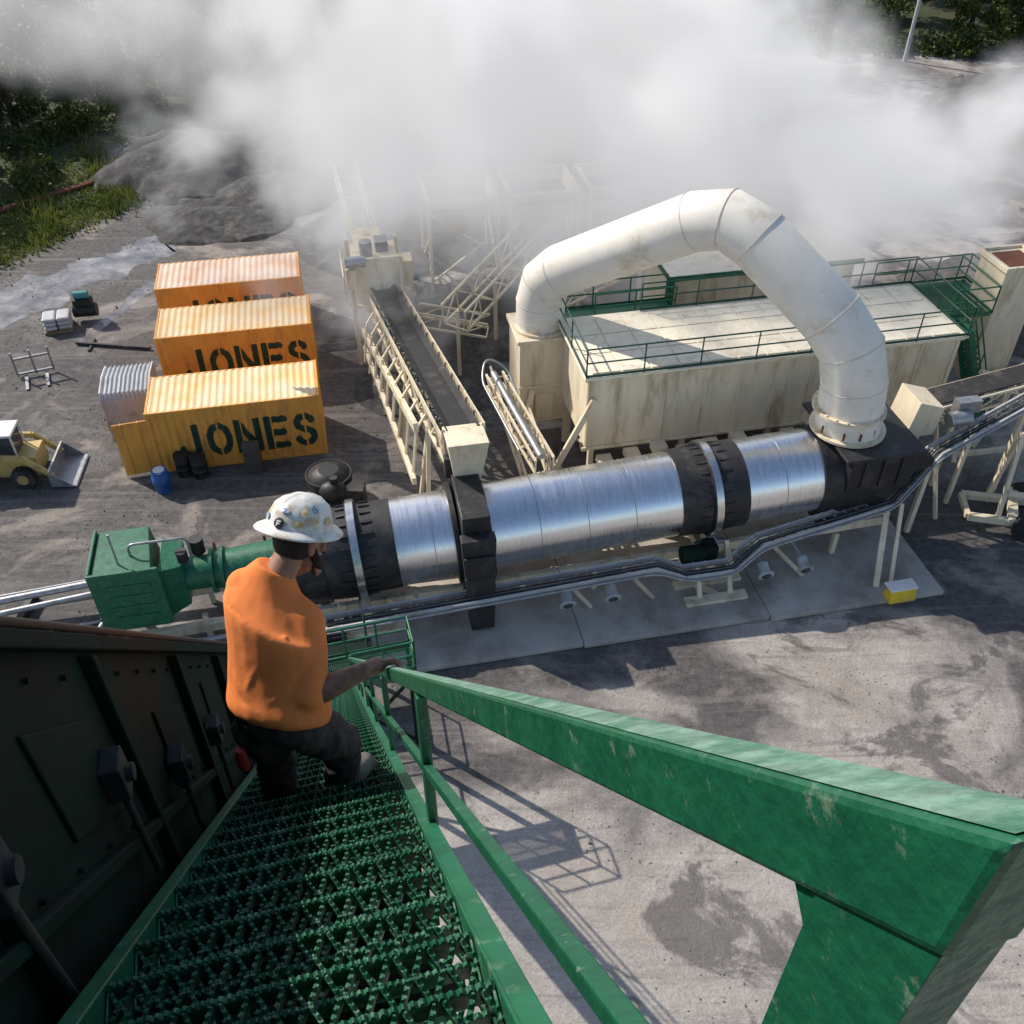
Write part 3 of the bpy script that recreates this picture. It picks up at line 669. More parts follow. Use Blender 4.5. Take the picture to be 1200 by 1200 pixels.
r=PR('transfer_hopper_tower',(1.6,36.5,0));P=Part('hopper',CREAM,r,bevel=.02)
P.bx(.8,2.6,35.6,37.2,3.0,4.6);P.hexa([(1.3,36,1.9),(2.1,36,1.9),(2.1,36.8,1.9),(1.3,36.8,1.9),(.8,35.6,3),(2.6,35.6,3),(2.6,37.2,3),(.8,37.2,3)])
P.bx(.5,.9,35.2,36.3,3.6,4.4);P.bx(2.62,3.2,35.8,36.6,3.2,4.3);P.bx(1.0,2.2,37.2,39.5,3.4,4.2)
for a in(.7,2.7):
    for b in(35.4,37.4): P.beam((a,b,0),(a,b,4.7),.15)
    P.beam((a,35.4,.3),(a,37.4,2.7),.1);P.beam((a,37.4,.3),(a,35.4,2.7),.1)
P.beam((.7,35.4,2.7),(2.7,35.4,2.7),.14);P.beam((.7,35.4,4.7),(2.7,35.4,4.7),.14);P.truss((1.6,39.5,4.2),(1.2,46,4.6),1.0,.7,1.,.1);P.beam((.8,44,0),(.8,44,4.0),.15);P.beam((1.8,44,0),(1.8,44,4.0),.15)
P.rail([(.4,35.2,3.1),(.4,37.6,3.1)],r=.03);P.done()
P=Part('motors',GALV,r);P.cyl((.5,35.3,4.7),(1.3,35.3,4.7),.22);P.cyl((2.7,36.1,3.5),(3.4,36.1,3.5),.2);P.cyl((1.4,36,4.6),(1.4,36,5.2),.25);P.bx(1.8,2.3,36.2,36.9,4.6,5.0);P.done()
for u0 in(4.6,8.4,12.2):
    r=PR('feed_bin',(u0,42,0));P=Part('bin',CREAM,r)
    a,b,c,d=u0,u0+3.2,41.5,44.5
    lo=[(a+.9,c+.9,2.2),(b-.9,c+.9,2.2),(b-.9,d-.9,2.2),(a+.9,d-.9,2.2)];hi=[(a,c,4.2),(b,c,4.2),(b,d,4.2),(a,d,4.2)]
    for i in range(4): P.poly([lo[i],lo[(i+1)%4],hi[(i+1)%4],hi[i]]);P.beam(hi[i],hi[(i+1)%4],.14);P.beam(hi[i],(hi[i][0],hi[i][1],0),.15);P.beam((hi[i][0],hi[i][1],.3),(hi[(i+1)%4][0],hi[(i+1)%4][1],2.6),.08)
    P.done();P=Part('aggregate',GRAVEL,r);P.poly([(p[0]*.96+(a+b)/2*.04,p[1]*.96+43*.04,3.7) for p in hi]).done()
r=PR('screen_frame',(6,33,0));P=Part('frame',CREAM,r);P.truss((4.4,33.2,3.4),(8.6,37.6,4.6),1.1,.9,.9,.09);P.truss((3.2,35,2.6),(6,34.2,2.2),.8,.6,.8,.08);P.truss((9,35,3),(14,36.5,4.2),1,.8,.9,.09)
for c in((4.6,33.4),(6.5,35.4),(8.4,37.4),(10,35.2),(13,36.2)):P.beam((c[0],c[1],0),(c[0],c[1],3.2),.14)
P.done()
# ------------------------------------------------------------ staircase (local: x across, y down-run, z)
TAN=1.121;E=.917
def sl_(a,s,b): return Vector((a,s,-b-TAN*s))
r=SR('green_staircase',(-.2,3,-4))
run=.184
S0=2.60-9*run
AR,AL=.147,-.564
class D0:o=Vector((0,0,0));e=None
T=Part('tread',TREADG,D0)
W=AR-AL;dep=.150;nr=22
for i in range(nr+1):
    xc=-W/2+.012+(W-.024)*i/nr
    prev=None
    for j in range(4):
        yy=-dep/2+.004+(dep-.008)*j/3; ph=(1 if (j%2==0)==(i%2==0) else -1)
        cur=(xc+ph*.0115,yy,.0)
        if prev:
            p,q=Vector(prev),Vector(cur);nx=(q-p).cross(Vector((0,0,1))).normalized()*.0045
            dz=Vector((0,0,.03))
            T.hexa([p-nx*.6-dz,p+nx*.6-dz,q+nx*.6-dz,q-nx*.6-dz,p-nx,p+nx,q+nx,q-nx])
            u_=(q-p)
            for t_ in(.2,.5,.8):
                c_=p.lerp(q,t_);d_=u_*.10;tz=Vector((0,0,.010))
                T.hexa([c_-d_-nx,c_-d_+nx,c_+d_+nx,c_+d_-nx,c_-d_*.3-nx*.5+tz,c_-d_*.3+nx*.5+tz,c_+d_*.3+nx*.5+tz,c_+d_*.3-nx*.5+tz])
        prev=cur
for yy in(-dep/2,dep/2-.004):
    T.beam((-W/2,yy,-.026),(W/2,yy,-.026),.011,.052)
    k=46
    for i in range(k):
        xa=-W/2+W*i/k;xb=xa+W/k
        T.hexa([(xa+.0005,yy-.006,0),(xb-.0005,yy-.006,0),(xb-.0005,yy+.006,0),(xa+.0005,yy+.006,0),(xa+.006,yy-.004,.011),(xb-.006,yy-.004,.011),(xb-.006,yy+.004,.011),(xa+.006,yy+.004,.011)])
for xx in(-W/2+.003,W/2-.003): T.beam((xx,-dep/2,-.022),(xx,dep/2,-.022),.004,.05)
tme=bpy.data.meshes.new('tread');T.bm.to_mesh(tme);T.bm.free();tme.materials.append(TREADG)
AC=(AR+AL)/2
SE=15.0
s=S0-3*run
while s<SE-.05:
    o=bpy.data.objects.new('tread',tme);bpy.context.collection.objects.link(o);o.parent=r.e;o.location=Vector((AC,s,-E-TAN*s))-r.o;s+=run
s_start,s_end=.2,SE
P=Part('stringers',GREEN,r,bevel=.004)
for a in(AR+.006,AL-.006):
    P.beam(sl_(a,s_start,E+.06),sl_(a,s_end,E+.06),.008,.2)
    sg=1 if a>0 else -1
    for bb in(-.08,.2): P.beam(sl_(a+sg*.022,s_start,E+bb),sl_(a+sg*.022,s_end,E+bb),.045,.008)
P.done()
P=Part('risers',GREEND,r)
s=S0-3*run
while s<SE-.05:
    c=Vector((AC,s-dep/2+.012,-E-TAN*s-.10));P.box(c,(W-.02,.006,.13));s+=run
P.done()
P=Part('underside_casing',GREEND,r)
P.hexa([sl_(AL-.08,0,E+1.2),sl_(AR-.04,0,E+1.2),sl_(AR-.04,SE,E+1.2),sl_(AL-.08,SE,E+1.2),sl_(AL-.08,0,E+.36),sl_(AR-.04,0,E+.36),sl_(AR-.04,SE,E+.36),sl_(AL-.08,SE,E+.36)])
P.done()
P=Part('tread_bolts',BLACK,r)
s=S0-3*run
while s<SE:
    for a in(AR-.004,AL+.004):
        for dy in(-.04,.04): 
            c=Vector((a,s+dy,-E-TAN*s-.02));P.cyl(c,c+Vector((-.012 if a>0 else .012,0,0)),.010,n=6)
    s+=run
P.done()
def sbeam(P,s0,s1,b0,b1,a0,a1): P.hexa([sl_(a0,s0,b1),sl_(a1,s0,b1),sl_(a1,s1,b1),sl_(a0,s1,b1),sl_(a0,s0,b0),sl_(a1,s0,b0),sl_(a1,s1,b0),sl_(a0,s1,b0)])
P=Part('top_rail',RAILG,r,bevel=.004)
ra0,ra1=.173,.206
rt,rbm=.1325,.205
P.hexa([Vector((ra0,.10,-rbm-TAN*.10)),Vector((ra1,.10,-rbm-TAN*.10)),sl_(ra1,SE,rbm),sl_(ra0,SE,rbm),Vector((ra0,.10,-rt-TAN*.10)),Vector((ra1,.10,-rt-TAN*.10)),sl_(ra1,SE,rt),sl_(ra0,SE,rt)])
P.done()
SCUFF=mk('worn_rail_top',(.17,.29,.22),.5,var=.45,scale=34,dirt_or_glint=(.022,.14,.075),damt=.5,dscale=26,bump=.2,bscale=80)
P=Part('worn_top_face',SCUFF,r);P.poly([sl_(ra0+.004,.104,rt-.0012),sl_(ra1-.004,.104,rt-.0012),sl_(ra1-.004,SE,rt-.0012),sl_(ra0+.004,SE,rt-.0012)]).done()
P=Part('mid_rail',RAILG,r,bevel=.004);sbeam(P,.2,SE,.53,.575,.175,.20);P.done()
P=Part('posts',RAILG,r,bevel=.004)
zt=-rbm-TAN*.102-.001
P.hexa([(.176,.102,-1.7),(.203,.102,-1.7),(.203,.160,-1.7),(.176,.160,-1.7),(.176,.102,zt),(.203,.102,zt),(.203,.160,zt-.064),(.176,.160,zt-.064)])
P.hexa([(.178,.160,zt-.10),(.200,.160,zt-.10),(.200,.161,zt-.098),(.178,.161,zt-.098),(.178,.160,zt-.064),(.200,.160,zt-.064),(.200,.176,zt-.082),(.178,.176,zt-.082)])
s=1.63
while s<SE:
    z1=-rbm-TAN*s;z0=-E-.1-TAN*s;P.box((.19,s,(z0+z1)/2),(.028,.05,z1-z0));s+=1.51
P.done()
P=Part('landing',GREEN,r)
zl=-E-TAN*SE-.1;LL=.85
for i in range(48): P.beam((AL-.05+i*.048,SE,zl-.02),(AL-.05+i*.048,SE+LL,zl-.02),.006,.035)
for i in range(9): P.beam((AL-.05,SE+i*.1,zl-.012),(1.7,SE+i*.1,zl-.012),.006,.01)
for p,q in(((AL-.05,SE),(AL-.05,SE+LL)),((1.7,SE),(1.7,SE+LL)),((AL-.05,SE+LL),(1.7,SE+LL)),((AL-.05,SE),(1.7,SE))): P.beam((*p,zl-.12),(*q,zl-.12),.06,.2)
P.rail([(.25,SE,zl),(1.7,SE,zl),(1.7,SE+LL,zl),(AL-.05,SE+LL,zl),(AL-.05,SE,zl)],r=.028,step=.7,h=.95)
P.done()
P=Part('landing_tower',GREEND,r)
for x_ in(AL,1.65):
    for y_ in(SE+.05,SE+LL-.05): P.beam((x_,y_,zl-.2),(x_,y_,-H),.12)
P.beam((AL,SE+.05,zl-.3),(1.65,SE+.05,-H+1),.07);P.beam((1.65,SE+.05,zl-.3),(AL,SE+.05,-H+1),.07)
P.done()
# ------------------------------------------------------------ inclined slat conveyor casing (left)
r=SR('inclined_slat_conveyor',(-1.2,3.5,-4))
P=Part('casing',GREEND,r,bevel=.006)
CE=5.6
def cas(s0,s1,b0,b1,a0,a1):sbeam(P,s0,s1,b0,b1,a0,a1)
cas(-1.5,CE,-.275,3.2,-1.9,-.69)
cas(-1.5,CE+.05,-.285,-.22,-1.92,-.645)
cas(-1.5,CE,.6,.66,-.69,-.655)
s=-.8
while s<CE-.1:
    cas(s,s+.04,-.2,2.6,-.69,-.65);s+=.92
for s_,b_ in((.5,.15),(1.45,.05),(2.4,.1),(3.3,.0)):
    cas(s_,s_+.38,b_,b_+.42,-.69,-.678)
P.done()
P=Part('edge_pipe',mk('brown_pipe',(.05,.025,.015),.6),r);P.tube([sl_(-.655,-1.5,-.305),sl_(-.655,CE,-.305)],.012,8);P.done()
P=Part('junction_boxes',BLACK,r,bevel=.006)
for s,b in((1.05,.38),(1.75,.3),(2.35,.42),(.62,.75),(3.1,.35)):
    c=sl_(-.65,s,b);P.box(c,(.06,.09,.14));P.tube([c+Vector((.0,0,-.07)),c+Vector((.0,0,-.5))],.012,8);P.tube([c+Vector((.03,0,.0)),c+Vector((.05,0,.0))],.026,10)
P.done()
P=Part('bolt_row',GREEND,r)
s=-.4
while s<CE:
    for b in(-.12,.57): c=sl_(-.687,s,b);P.cyl(c,c+Vector((.012,0,0)),.008,n=6)
    s+=.2
P.done()
P=Part('support_columns',GREEND,r)
for a in(-1.8,-.8): P.beam((a,5.3,-8.5),(a,5.3,-H),.25);P.beam((a,1.0,-4.0),(a,1.0,-H),.25)
P.done()
# ------------------------------------------------------------ worker
SKIN=mk('skin',(.30,.15,.09),.5,var=.15,scale=30,bump=.05,bscale=200)
TATT=mk('tanned_forearm',(.24,.125,.08),.5,var=.5,scale=22,bump=.05,bscale=200)
SHIRT=mk('orange_tshirt',(.82,.245,.07),.95,var=.10,scale=4,bump=.35,bscale=6,spec=.2)
PANT=mk('dark_trousers',(.042,.034,.032),.85,var=.3,scale=8,bump=.5,bscale=14)
BOOT=mk('work_boots',(.12,.105,.09),.7,var=.4,scale=12,dirt_or_glint=(.26,.23,.2),damt=.5,dscale=12)
HAIR=mk('dark_hair',(.018,.012,.01),.8,bump=.5,bscale=150)
r=SR('worker',(-.25,2.6,-3.85))
def sections(P,secs,n=20,sub=4):
    def cr(a,b,c,d,t):return .5*((2*b)+(c-a)*t+(2*a-5*b+4*c-d)*t*t+(3*b-a-3*c+d)*t**3)
    S=[tuple(Vector(v) for v in q) for q in secs];out=[]
    for i in range(len(S)-1):
        a=S[max(0,i-1)];b=S[i];c=S[i+1];d=S[min(len(S)-1,i+2)]
        for k in range(sub): t=k/sub;out.append([cr(a[m],b[m],c[m],d[m],t) for m in range(3)])
    out.append(list(S[-1]));rings=[]
    for c,wv,dv in out: rings.append([P.bm.verts.new(c-r.o+wv*math.cos(2*math.pi*j/n)+dv*math.sin(2*math.pi*j/n)) for j in range(n)])
    for A_,B_ in zip(rings,rings[1:]):
        for j in range(n):P.bm.faces.new((A_[j],A_[(j+1)%n],B_[(j+1)%n],B_[j]))
    P.bm.faces.new(rings[0][::-1]);P.bm.faces.new(rings[-1])
def limb(P,pts,rs,n=16):
    pts=[Vector(p) for p in pts];P.sph(pts[0],rs[0],n);P.sph(pts[-1],rs[-1],n)
    for p,q,a,b in zip(pts,pts[1:],rs,rs[1:]): P.tube([p,q],[a,b],n,weld=True)
    for p,a in zip(pts[1:-1],rs[1:-1]):P.sph(p,a,n)
def organic(P,vox,it=6,disp=0,dsc=.1):
    o=P.done();m=o.modifiers.new('r','REMESH');m.mode='VOXEL';m.voxel_size=vox;m.use_smooth_shade=True
    m=o.modifiers.new('s','SMOOTH');m.iterations=it;m.factor=.5
    if disp:
        t=bpy.data.textures.new('folds','CLOUDS');t.noise_scale=dsc;t.noise_depth=1
        m=o.modifiers.new('d','DISPLACE');m.texture=t;m.strength=disp;m.mid_level=.5
    return o
V=Vector
neck=V((-.190,2.80,-2.61));lsh=V((-.312,2.84,-2.680));rsh=V((-.118,2.685,-2.765));pel=V((-.275,2.50,-3.12))
relb=V((-.150,2.47,-2.970));rwr=V((.085,2.505,-2.925))
hd=V((-.070,2.885,-2.530))
rvec=(rsh-lsh).normalized();tv=(neck-pel).normalized();fv=tv.cross(rvec).normalized()
if fv.y<0:fv=-fv
pr=V((.88,-.42,-.1)).normalized();pf=pr.cross(tv).normalized()
if pf.y<0:pf=-pf
P=Part('tshirt',SHIRT,r)
mid=(lsh+rsh)/2
sections(P,[(pel+tv*.035,pr*.20,pf*.16),(pel+tv*.07,pr*.212,pf*.174),(pel+tv*.15,pr*.202,pf*.158),(pel+tv*.26-fv*.01,(pr+rvec).normalized()*.20,fv*.152),(pel+tv*.42-fv*.03,rvec*.215,fv*.150),(mid-tv*.03-fv*.025,rvec*.205,fv*.124),(mid+tv*.05,rvec*.15,fv*.097),(neck+tv*.03+fv*.01,rvec*.078,fv*.076)])
limb(P,[rsh-rvec*.06,rsh-tv*.01,rsh.lerp(relb,.5)+V((.012,-.01,0)),rsh.lerp(relb,.97)],[.088,.088,.080,.078])
lelb=V((-.33,2.99,-2.90));lwr=V((-.12,2.97,-2.76))
limb(P,[lsh+rvec*.07,lsh,lsh.lerp(lelb,.8)],[.080,.074,.066])
def fold(t0,o0,t1,o1,rr,dep_):
    pts=[]
    for k in range(7):
        t=k/6;tt=t0+(t1-t0)*t;oo=o0+(o1-o0)*t+.012*math.sin(t*5+t0*20);ax_=(pr*(1-tt*1.6)+rvec*(tt*1.6)).normalized()
        dd=.154*math.sqrt(max(.05,1-(oo/.2)**2))
        pts.append(pel+tv*tt+ax_*oo-fv*(dd+dep_-rr*.55))
    limb(P,pts,[rr*(.35+.65*math.sin(math.pi*(k+.5)/7)) for k in range(7)],8)
for a_ in((.44,.10,.12,-.10,.012,.005),(.30,.13,.08,.00,.012,.004),(.20,-.12,.07,-.02,.012,.006),(.10,-.12,.09,.12,.014,.012),(.38,-.02,.20,.12,.010,.006)): fold(*a_)
organic(P,.0085,6,.008,.13)
P=Part('neck',SKIN,r);limb(P,[neck-tv*.03,neck+(hd-neck)*.6],[.062,.058]);organic(P,.01,4)
P=Part('right_arm',TATT,r);limb(P,[rsh.lerp(relb,.4),relb,relb.lerp(rwr,.35),rwr],[.052,.052,.052,.034])
dr_=V((0,.666,-.746));nrm=V((0,.746,.666))
hc=V((.172,2.53,-rt-TAN*2.53))+nrm*.018
limb(P,[rwr,hc+V((-.035,-.01,.012))],[.034,.034])
for k in range(4):
    o_=dr_*(-.036+k*.024);ln=(.92,1.05,1,.82)[k];fr_=.0115-.0005*k
    b0_=hc+V((-.03,0,.004))+o_*.6
    limb(P,[b0_,hc+V((.03,0,0))+o_+nrm*.006,hc+V((.03+.022*ln,0,0))+o_-nrm*.006,hc+V((.032+.022*ln,0,0))+o_-nrm*(.006+.026*ln),hc+V((.044,0,0))+o_-nrm*(.012+.046*ln)],[.018,.0135,fr_,fr_*.95,fr_*.85],10)
limb(P,[hc+V((-.035,.01,.0)),hc+V((-.03,0,0))+dr_*.03-nrm*.008,hc+V((-.02,0,0))+dr_*.062-nrm*.012,hc+V((-.012,0,0))+dr_*.085-nrm*.02],[.018,.015,.012,.01],10)
organic(P,.0045,3)
P=Part('left_arm',SKIN,r);limb(P,[lsh.lerp(lelb,.5),lelb,lelb.lerp(lwr,.35),lwr],[.047,.045,.044,.028])
lh=V((-.07,2.96,-2.735));limb(P,[lwr,lh],[.03,.032])
for k in range(4):
    o_=V((0,.0,.036-.022*k));limb(P,[lh+o_*.7,lh+o_+V((.035,.015,0)),lh+o_+V((.05,-.015,0)),lh+o_+V((.035,-.035,0))],[.015,.011,.010,.009],10)
limb(P,[lh+V((-.01,-.01,.02)),lh+V((.01,-.035,.035)),lh+V((.035,-.045,.035))],[.016,.012,.01],10)
organic(P,.005,3)
P=Part('radio',BLACK,r,bevel=.004);P.box(lh+V((.035,-.005,.01)),(.035,.045,.12),.5);P.done()
P=Part('trousers',PANT,r)
rh=V((-.190,2.51,-3.18));lhp=V((-.36,2.55,-3.18));rk=V((-.060,2.60,-3.47));lk=V((-.35,2.69,-3.53));ra_=V((-.085,2.60,-3.745));la_=V((-.365,2.70,-3.85))
sections(P,[(pel+tv*.06,pr*.175,pf*.14),(pel+V((0,.01,-.03)),pr*.185,pf*.15),(pel+V((0,.02,-.11)),pr*.175,pf*.14)])
limb(P,[rh,rh.lerp(rk,.5),rk,rk.lerp(ra_,.5)+V((0,-.01,0)),ra_],[.108,.103,.088,.084,.078])
limb(P,[lhp,lhp.lerp(lk,.5),lk,lk.lerp(la_,.45)+V((0,-.015,0)),la_],[.108,.103,.088,.084,.078])
organic(P,.010,4,.03,.06)
P=Part('boots',BOOT,r)
# right foot flat on its tread, left foot one tread lower
for a_,gz,dy in((ra_,-E-TAN*2.60+.014,(.75,.66)),(V((-.365,2.745,-3.93)),-E-TAN*2.784+.014,(-.1,.99))):
    f_=V((dy[0],dy[1],0)).normalized()
    limb(P,[V((a_.x,a_.y-.01,a_.z)),V((a_.x,a_.y-.02,gz+.05))],[.058,.054])
    limb(P,[V((a_.x,a_.y,gz+.038))-f_*.05,V((a_.x,a_.y,gz+.05))+f_*.06,V((a_.x,a_.y,gz+.038))+f_*.15],[.045,.050,.042])
    c_=V((a_.x,a_.y,gz+.012))+f_*.05
    P.box(c_,(.095,.29,.024),math.atan2(-f_.x,f_.y))
limb(P,[la_,V((-.365,2.745,-3.93))],[.06,.056])
organic(P,.007,3)
P=Part('red_glove_in_pocket',RED,r);g0=V((-.445,2.47,-3.33))
sections(P,[(g0,V((.018,0,0)),V((0,.02,0))),(g0+V((-.005,-.01,.06)),V((.026,0,0)),V((0,.026,0))),(g0+V((0,0,.13)),V((.018,0,0)),V((0,.02,0)))],10,3);P.done()
hf=V((.80,.42,-.42)).normalized();hu0=V((.24,.38,.89)).normalized();hr=hf.cross(hu0).normalized();hu=hr.cross(hf).normalized()
HM=Matrix((hr,hf,hu)).transposed()
def h(x,y,z):return hd+HM@V((x,y,z))
P=Part('head',SKIN,r)
P.sph(h(0,-.01,.02),(.077,.096,.095),20,HM);P.sph(h(0,.03,-.045),(.058,.062,.07),16,HM)
P.sph(h(0,.075,-.085),(.03,.025,.025),12,HM)
limb(P,[h(0,.09,.0),h(0,.108,-.03),h(0,.112,-.038)],[.012,.014,.013],10)
for sx in(-1,1): P.sph(h(sx*.078,-.005,-.015),(.012,.02,.032),12,HM);P.sph(h(sx*.04,.072,-.025),(.026,.02,.022),12,HM)
P.sph(h(0,.088,.02),(.055,.012,.012),12,HM);P.sph(h(0,.098,-.062),(.024,.01,.008),10,HM)
organic(P,.0055,3)
P=Part('eyes',WHITE,r)
for sx in(-1,1):P.sph(h(sx*.031,.086,.002),.0125,12)
P.done();P=Part('pupils',BLACK,r)
for sx in(-1,1):P.sph(h(sx*.031,.0955,.001),.006,10)
P.done()
P=Part('beard_and_hair',HAIR,r)
P.sph(h(0,-.03,.0),(.081,.085,.085),18,HM)
for sx in(-1,1): limb(P,[h(sx*.072,.01,-.02),h(sx*.066,.03,-.06),h(sx*.04,.07,-.095)],[.014,.02,.024],10)
limb(P,[h(-.035,.078,-.1),h(0,.092,-.105),h(.035,.078,-.1)],[.022,.026,.022],10);limb(P,[h(-.03,.098,-.052),h(.03,.098,-.052)],[.008,.008],8)
organic(P,.006,2,.006,.02)
HATM=mk('hardhat_shell',(.72,.71,.66),.35,var=.08,scale=10,dirt_or_glint=(.42,.34,.2),damt=.35,dscale=14)
P=Part('hardhat',HATM,r,smooth=True)
ht=h(0,-.012,.046);HT=HM@Matrix.Rotation(R(-3),3,'X')
def q(x,y,z):return ht+HT@V((x,y,z))
rings=[];n=64
prof=[(.160,.0),(.166,-.004),(.168,-.001),(.162,.006),(.140,.012),(.126,.018),(.122,.035),(.117,.065),(.103,.098),(.076,.122),(.039,.136),(.0,.140)]
for rr,zz in prof:
    ring=[]
    for j in range(n):
        a=2*math.pi*j/n;x_=math.cos(a)*rr*.93;y_=math.sin(a)*rr*1.08
        ridge=0
        if zz>.03:
            for xr,wd,am in((0,.012,.007),(-.035,.008,.004),(.035,.008,.004)): ridge+=am*math.exp(-((x_-xr)/wd)**2)
        dz=-.006*abs(math.cos(a)) if zz<.01 else 0
        ring.append(P.bm.verts.new(q(x_,y_,zz+ridge+dz)-r.o))
    rings.append(ring)
for A_,B_ in zip(rings,rings[1:]):
    for j in range(n):P.bm.faces.new((A_[j],A_[(j+1)%n],B_[(j+1)%n],B_[j]))
bmesh.ops.remove_doubles(P.bm,verts=P.bm.verts,dist=.0004)
o=P.done();m=o.modifiers.new('so','SOLIDIFY');m.thickness=.003;m.offset=-1
def sticker(az_,el,rad,mat,name='sticker',sides=24,rad2=None):
    P=Part(name,mat,r);a=R(az_)
    zz=.025+.1*el;rr=.123-.045*el**2
    c=V((math.cos(a)*rr*.93,math.sin(a)*rr*1.08,zz));nn=V((math.cos(a)*(1-el*.5),math.sin(a)*(1-el*.5),.15+el*.8)).normalized()
    c=c+nn*.007;x_,d_,y_=fr(nn)
    ctr=P.bm.verts.new(q(*(c+nn*.001))-r.o);pv=[]
    for k in range(sides):
        b=2*math.pi*k/sides;of=x_*math.cos(b)*rad+y_*math.sin(b)*(rad2 or rad);pp=c+of-nn*(of.length_squared/(2*.11));pv.append(P.bm.verts.new(q(*pp)-r.o))
    for k in range(sides):P.bm.faces.new((ctr,pv[k],pv[(k+1)%sides]))
    P.done()
SB=mk('sticker_blue',(.05,.13,.3),.4,var=.4,scale=60,dirt_or_glint=(.6,.6,.55),damt=.5,dscale=60);SK=mk('sticker_black',(.015,.015,.015),.4);SY=mk('sticker_gold',(.6,.42,.12),.4,var=.3,scale=80,dirt_or_glint=(.5,.5,.45),damt=.5,dscale=70);SW=mk('sticker_white',(.75,.75,.75),.4)
sticker(-70,.14,.022,SK);sticker(-36,.2,.020,SY,rad2=.013);sticker(-108,.25,.018,SB,rad2=.012);sticker(-12,.35,.028,SY,rad2=.014);sticker(22,.3,.022,SY,rad2=.014);sticker(-66,.60,.020,SB,rad2=.010);sticker(-28,.62,.014,SY,rad2=.022);sticker(-145,.3,.02,SY,rad2=.012);sticker(60,.3,.02,SB);sticker(-5,.74,.010,SB,rad2=.018)
P=Part('sticker_letter',SW,r)
def sq(x0,x1,z0,z1):
    a=R(-70);rr=.123;c=V((math.cos(a)*rr*.93,math.sin(a)*rr*1.08,.039));nn=V((math.cos(a),math.sin(a),.25)).normalized();c=c+nn*.0095;x_,d_,y_=fr(nn)
    P.bm.faces.new([P.bm.verts.new(q(*(c-x_*u_+y_*v_))-r.o) for u_,v_ in((x0,z0),(x1,z0),(x1,z1),(x0,z1))])
sq(-.008,-.003,-.011,.011);sq(-.003,.009,.006,.011);sq(-.003,.006,-.003,.002);P.done()
# ------------------------------------------------------------ skid steer loader
def loader():
    r=WR('skid_steer_loader',(-17.9,27.3,0),R(6))
    P=Part('body',YEL,r,bevel=.03);P.bx(-1.5,1.0,-.55,.55,.35,1.15);P.bx(-1.7,-.6,-.7,.7,.75,1.45)
    for s_ in(-1,1):
        P.beam((-1.5,s_*.72,1.5),(.6,s_*.72,1.25),.14,.22);P.beam((.6,s_*.72,1.3),(1.45,s_*.72,.45),.14,.2);P.beam((-1.4,s_*.72,.7),(-1.5,s_*.72,1.6),.12,.3)
    P.done()
    P=Part('cab_frame',WHITE,r,bevel=.03);P.bx(-1.0,.45,-.5,.5,2.0,2.1)
    for x_ in(-.95,.4):
        for y_ in(-.46,.46):P.beam((x_,y_,1.15),(x_,y_,2.02),.07)
    P.done()
    P=Part('cab_glass',GLASSB,r);P.bx(-.9,.36,-.42,.42,1.16,1.98);P.done()
    P=Part('wheels',RUBBER,r,bevel=.03)
    for x_ in(-.95,.45):
        for y_ in(-.72,.72):
            P.cyl((x_,y_-.15,.42),(x_,y_+.15,.42),.40,n=28)
            for k in range(16):
                a=k*math.pi/8;d=Vector((math.cos(a),0,math.sin(a)));P.beam(Vector((x_,y_-.15,.42))+d*.41,Vector((x_,y_+.15,.42))+d*.41,.06,.04,up=d)
    P.done();P=Part('hubs',YEL,r)
    for x_ in(-.95,.45):
        for y_ in(-.72,.72):P.cyl((x_,y_-.16,.42),(x_,y_+.16,.42),.2,n=16)
    P.done()
    P=Part('bucket',GALV,r,bevel=.01)
    P.hexa([(1.45,-.95,.1),(2.25,-.95,.05),(2.25,.95,.05),(1.45,.95,.1),(1.4,-.95,.14),(2.2,-.95,.09),(2.2,.95,.09),(1.4,.95,.14)]);P.bx(1.38,1.46,-.95,.95,.1,.75)
    for y_ in(-.95,.92):P.hexa([(1.45,y_,.14),(2.1,y_,.1),(2.1,y_+.03,.1),(1.45,y_+.03,.14),(1.45,y_,.7),(1.6,y_,.6),(1.6,y_+.03,.6),(1.45,y_+.03,.7)])
    P.done()
loader()
# ------------------------------------------------------------ yard clutter
r=WR('plastic_barrel',(-12.45,26.5,0));P=Part('drum',BLUE,r);P.tube([(0,0,0),(0,0,.3),(0,0,.32),(0,0,.6),(0,0,.62),(0,0,.88)],[.28,.3,.32,.32,.3,.27],20);P.done()
P=Part('lid',WHITE,r);P.tube([(0,0,.881),(0,0,.9)],.2,16).done()
for x,y,c in((-11.9,27.4,BLACK),(-11.3,27.3,BLACK)):
    r=WR('steel_drum',(x,y,0));P=Part('drum',c,r);P.tube([(0,0,0),(0,0,.29),(0,0,.3),(0,0,.31),(0,0,.6),(0,0,.61),(0,0,.62),(0,0,.88)],[.29,.29,.305,.29,.29,.305,.29,.29],20);P.done()
r=WR('tall_cabinet',(-9.4,27.6,0),PA);P=Part('cabinet',mk('cabinet_grey',(.08,.07,.06),.6),r,bevel=.02);P.bx(-.3,.3,-.2,.2,0,1.2);P.bx(-.26,.26,-.22,-.2,.1,1.1).done()
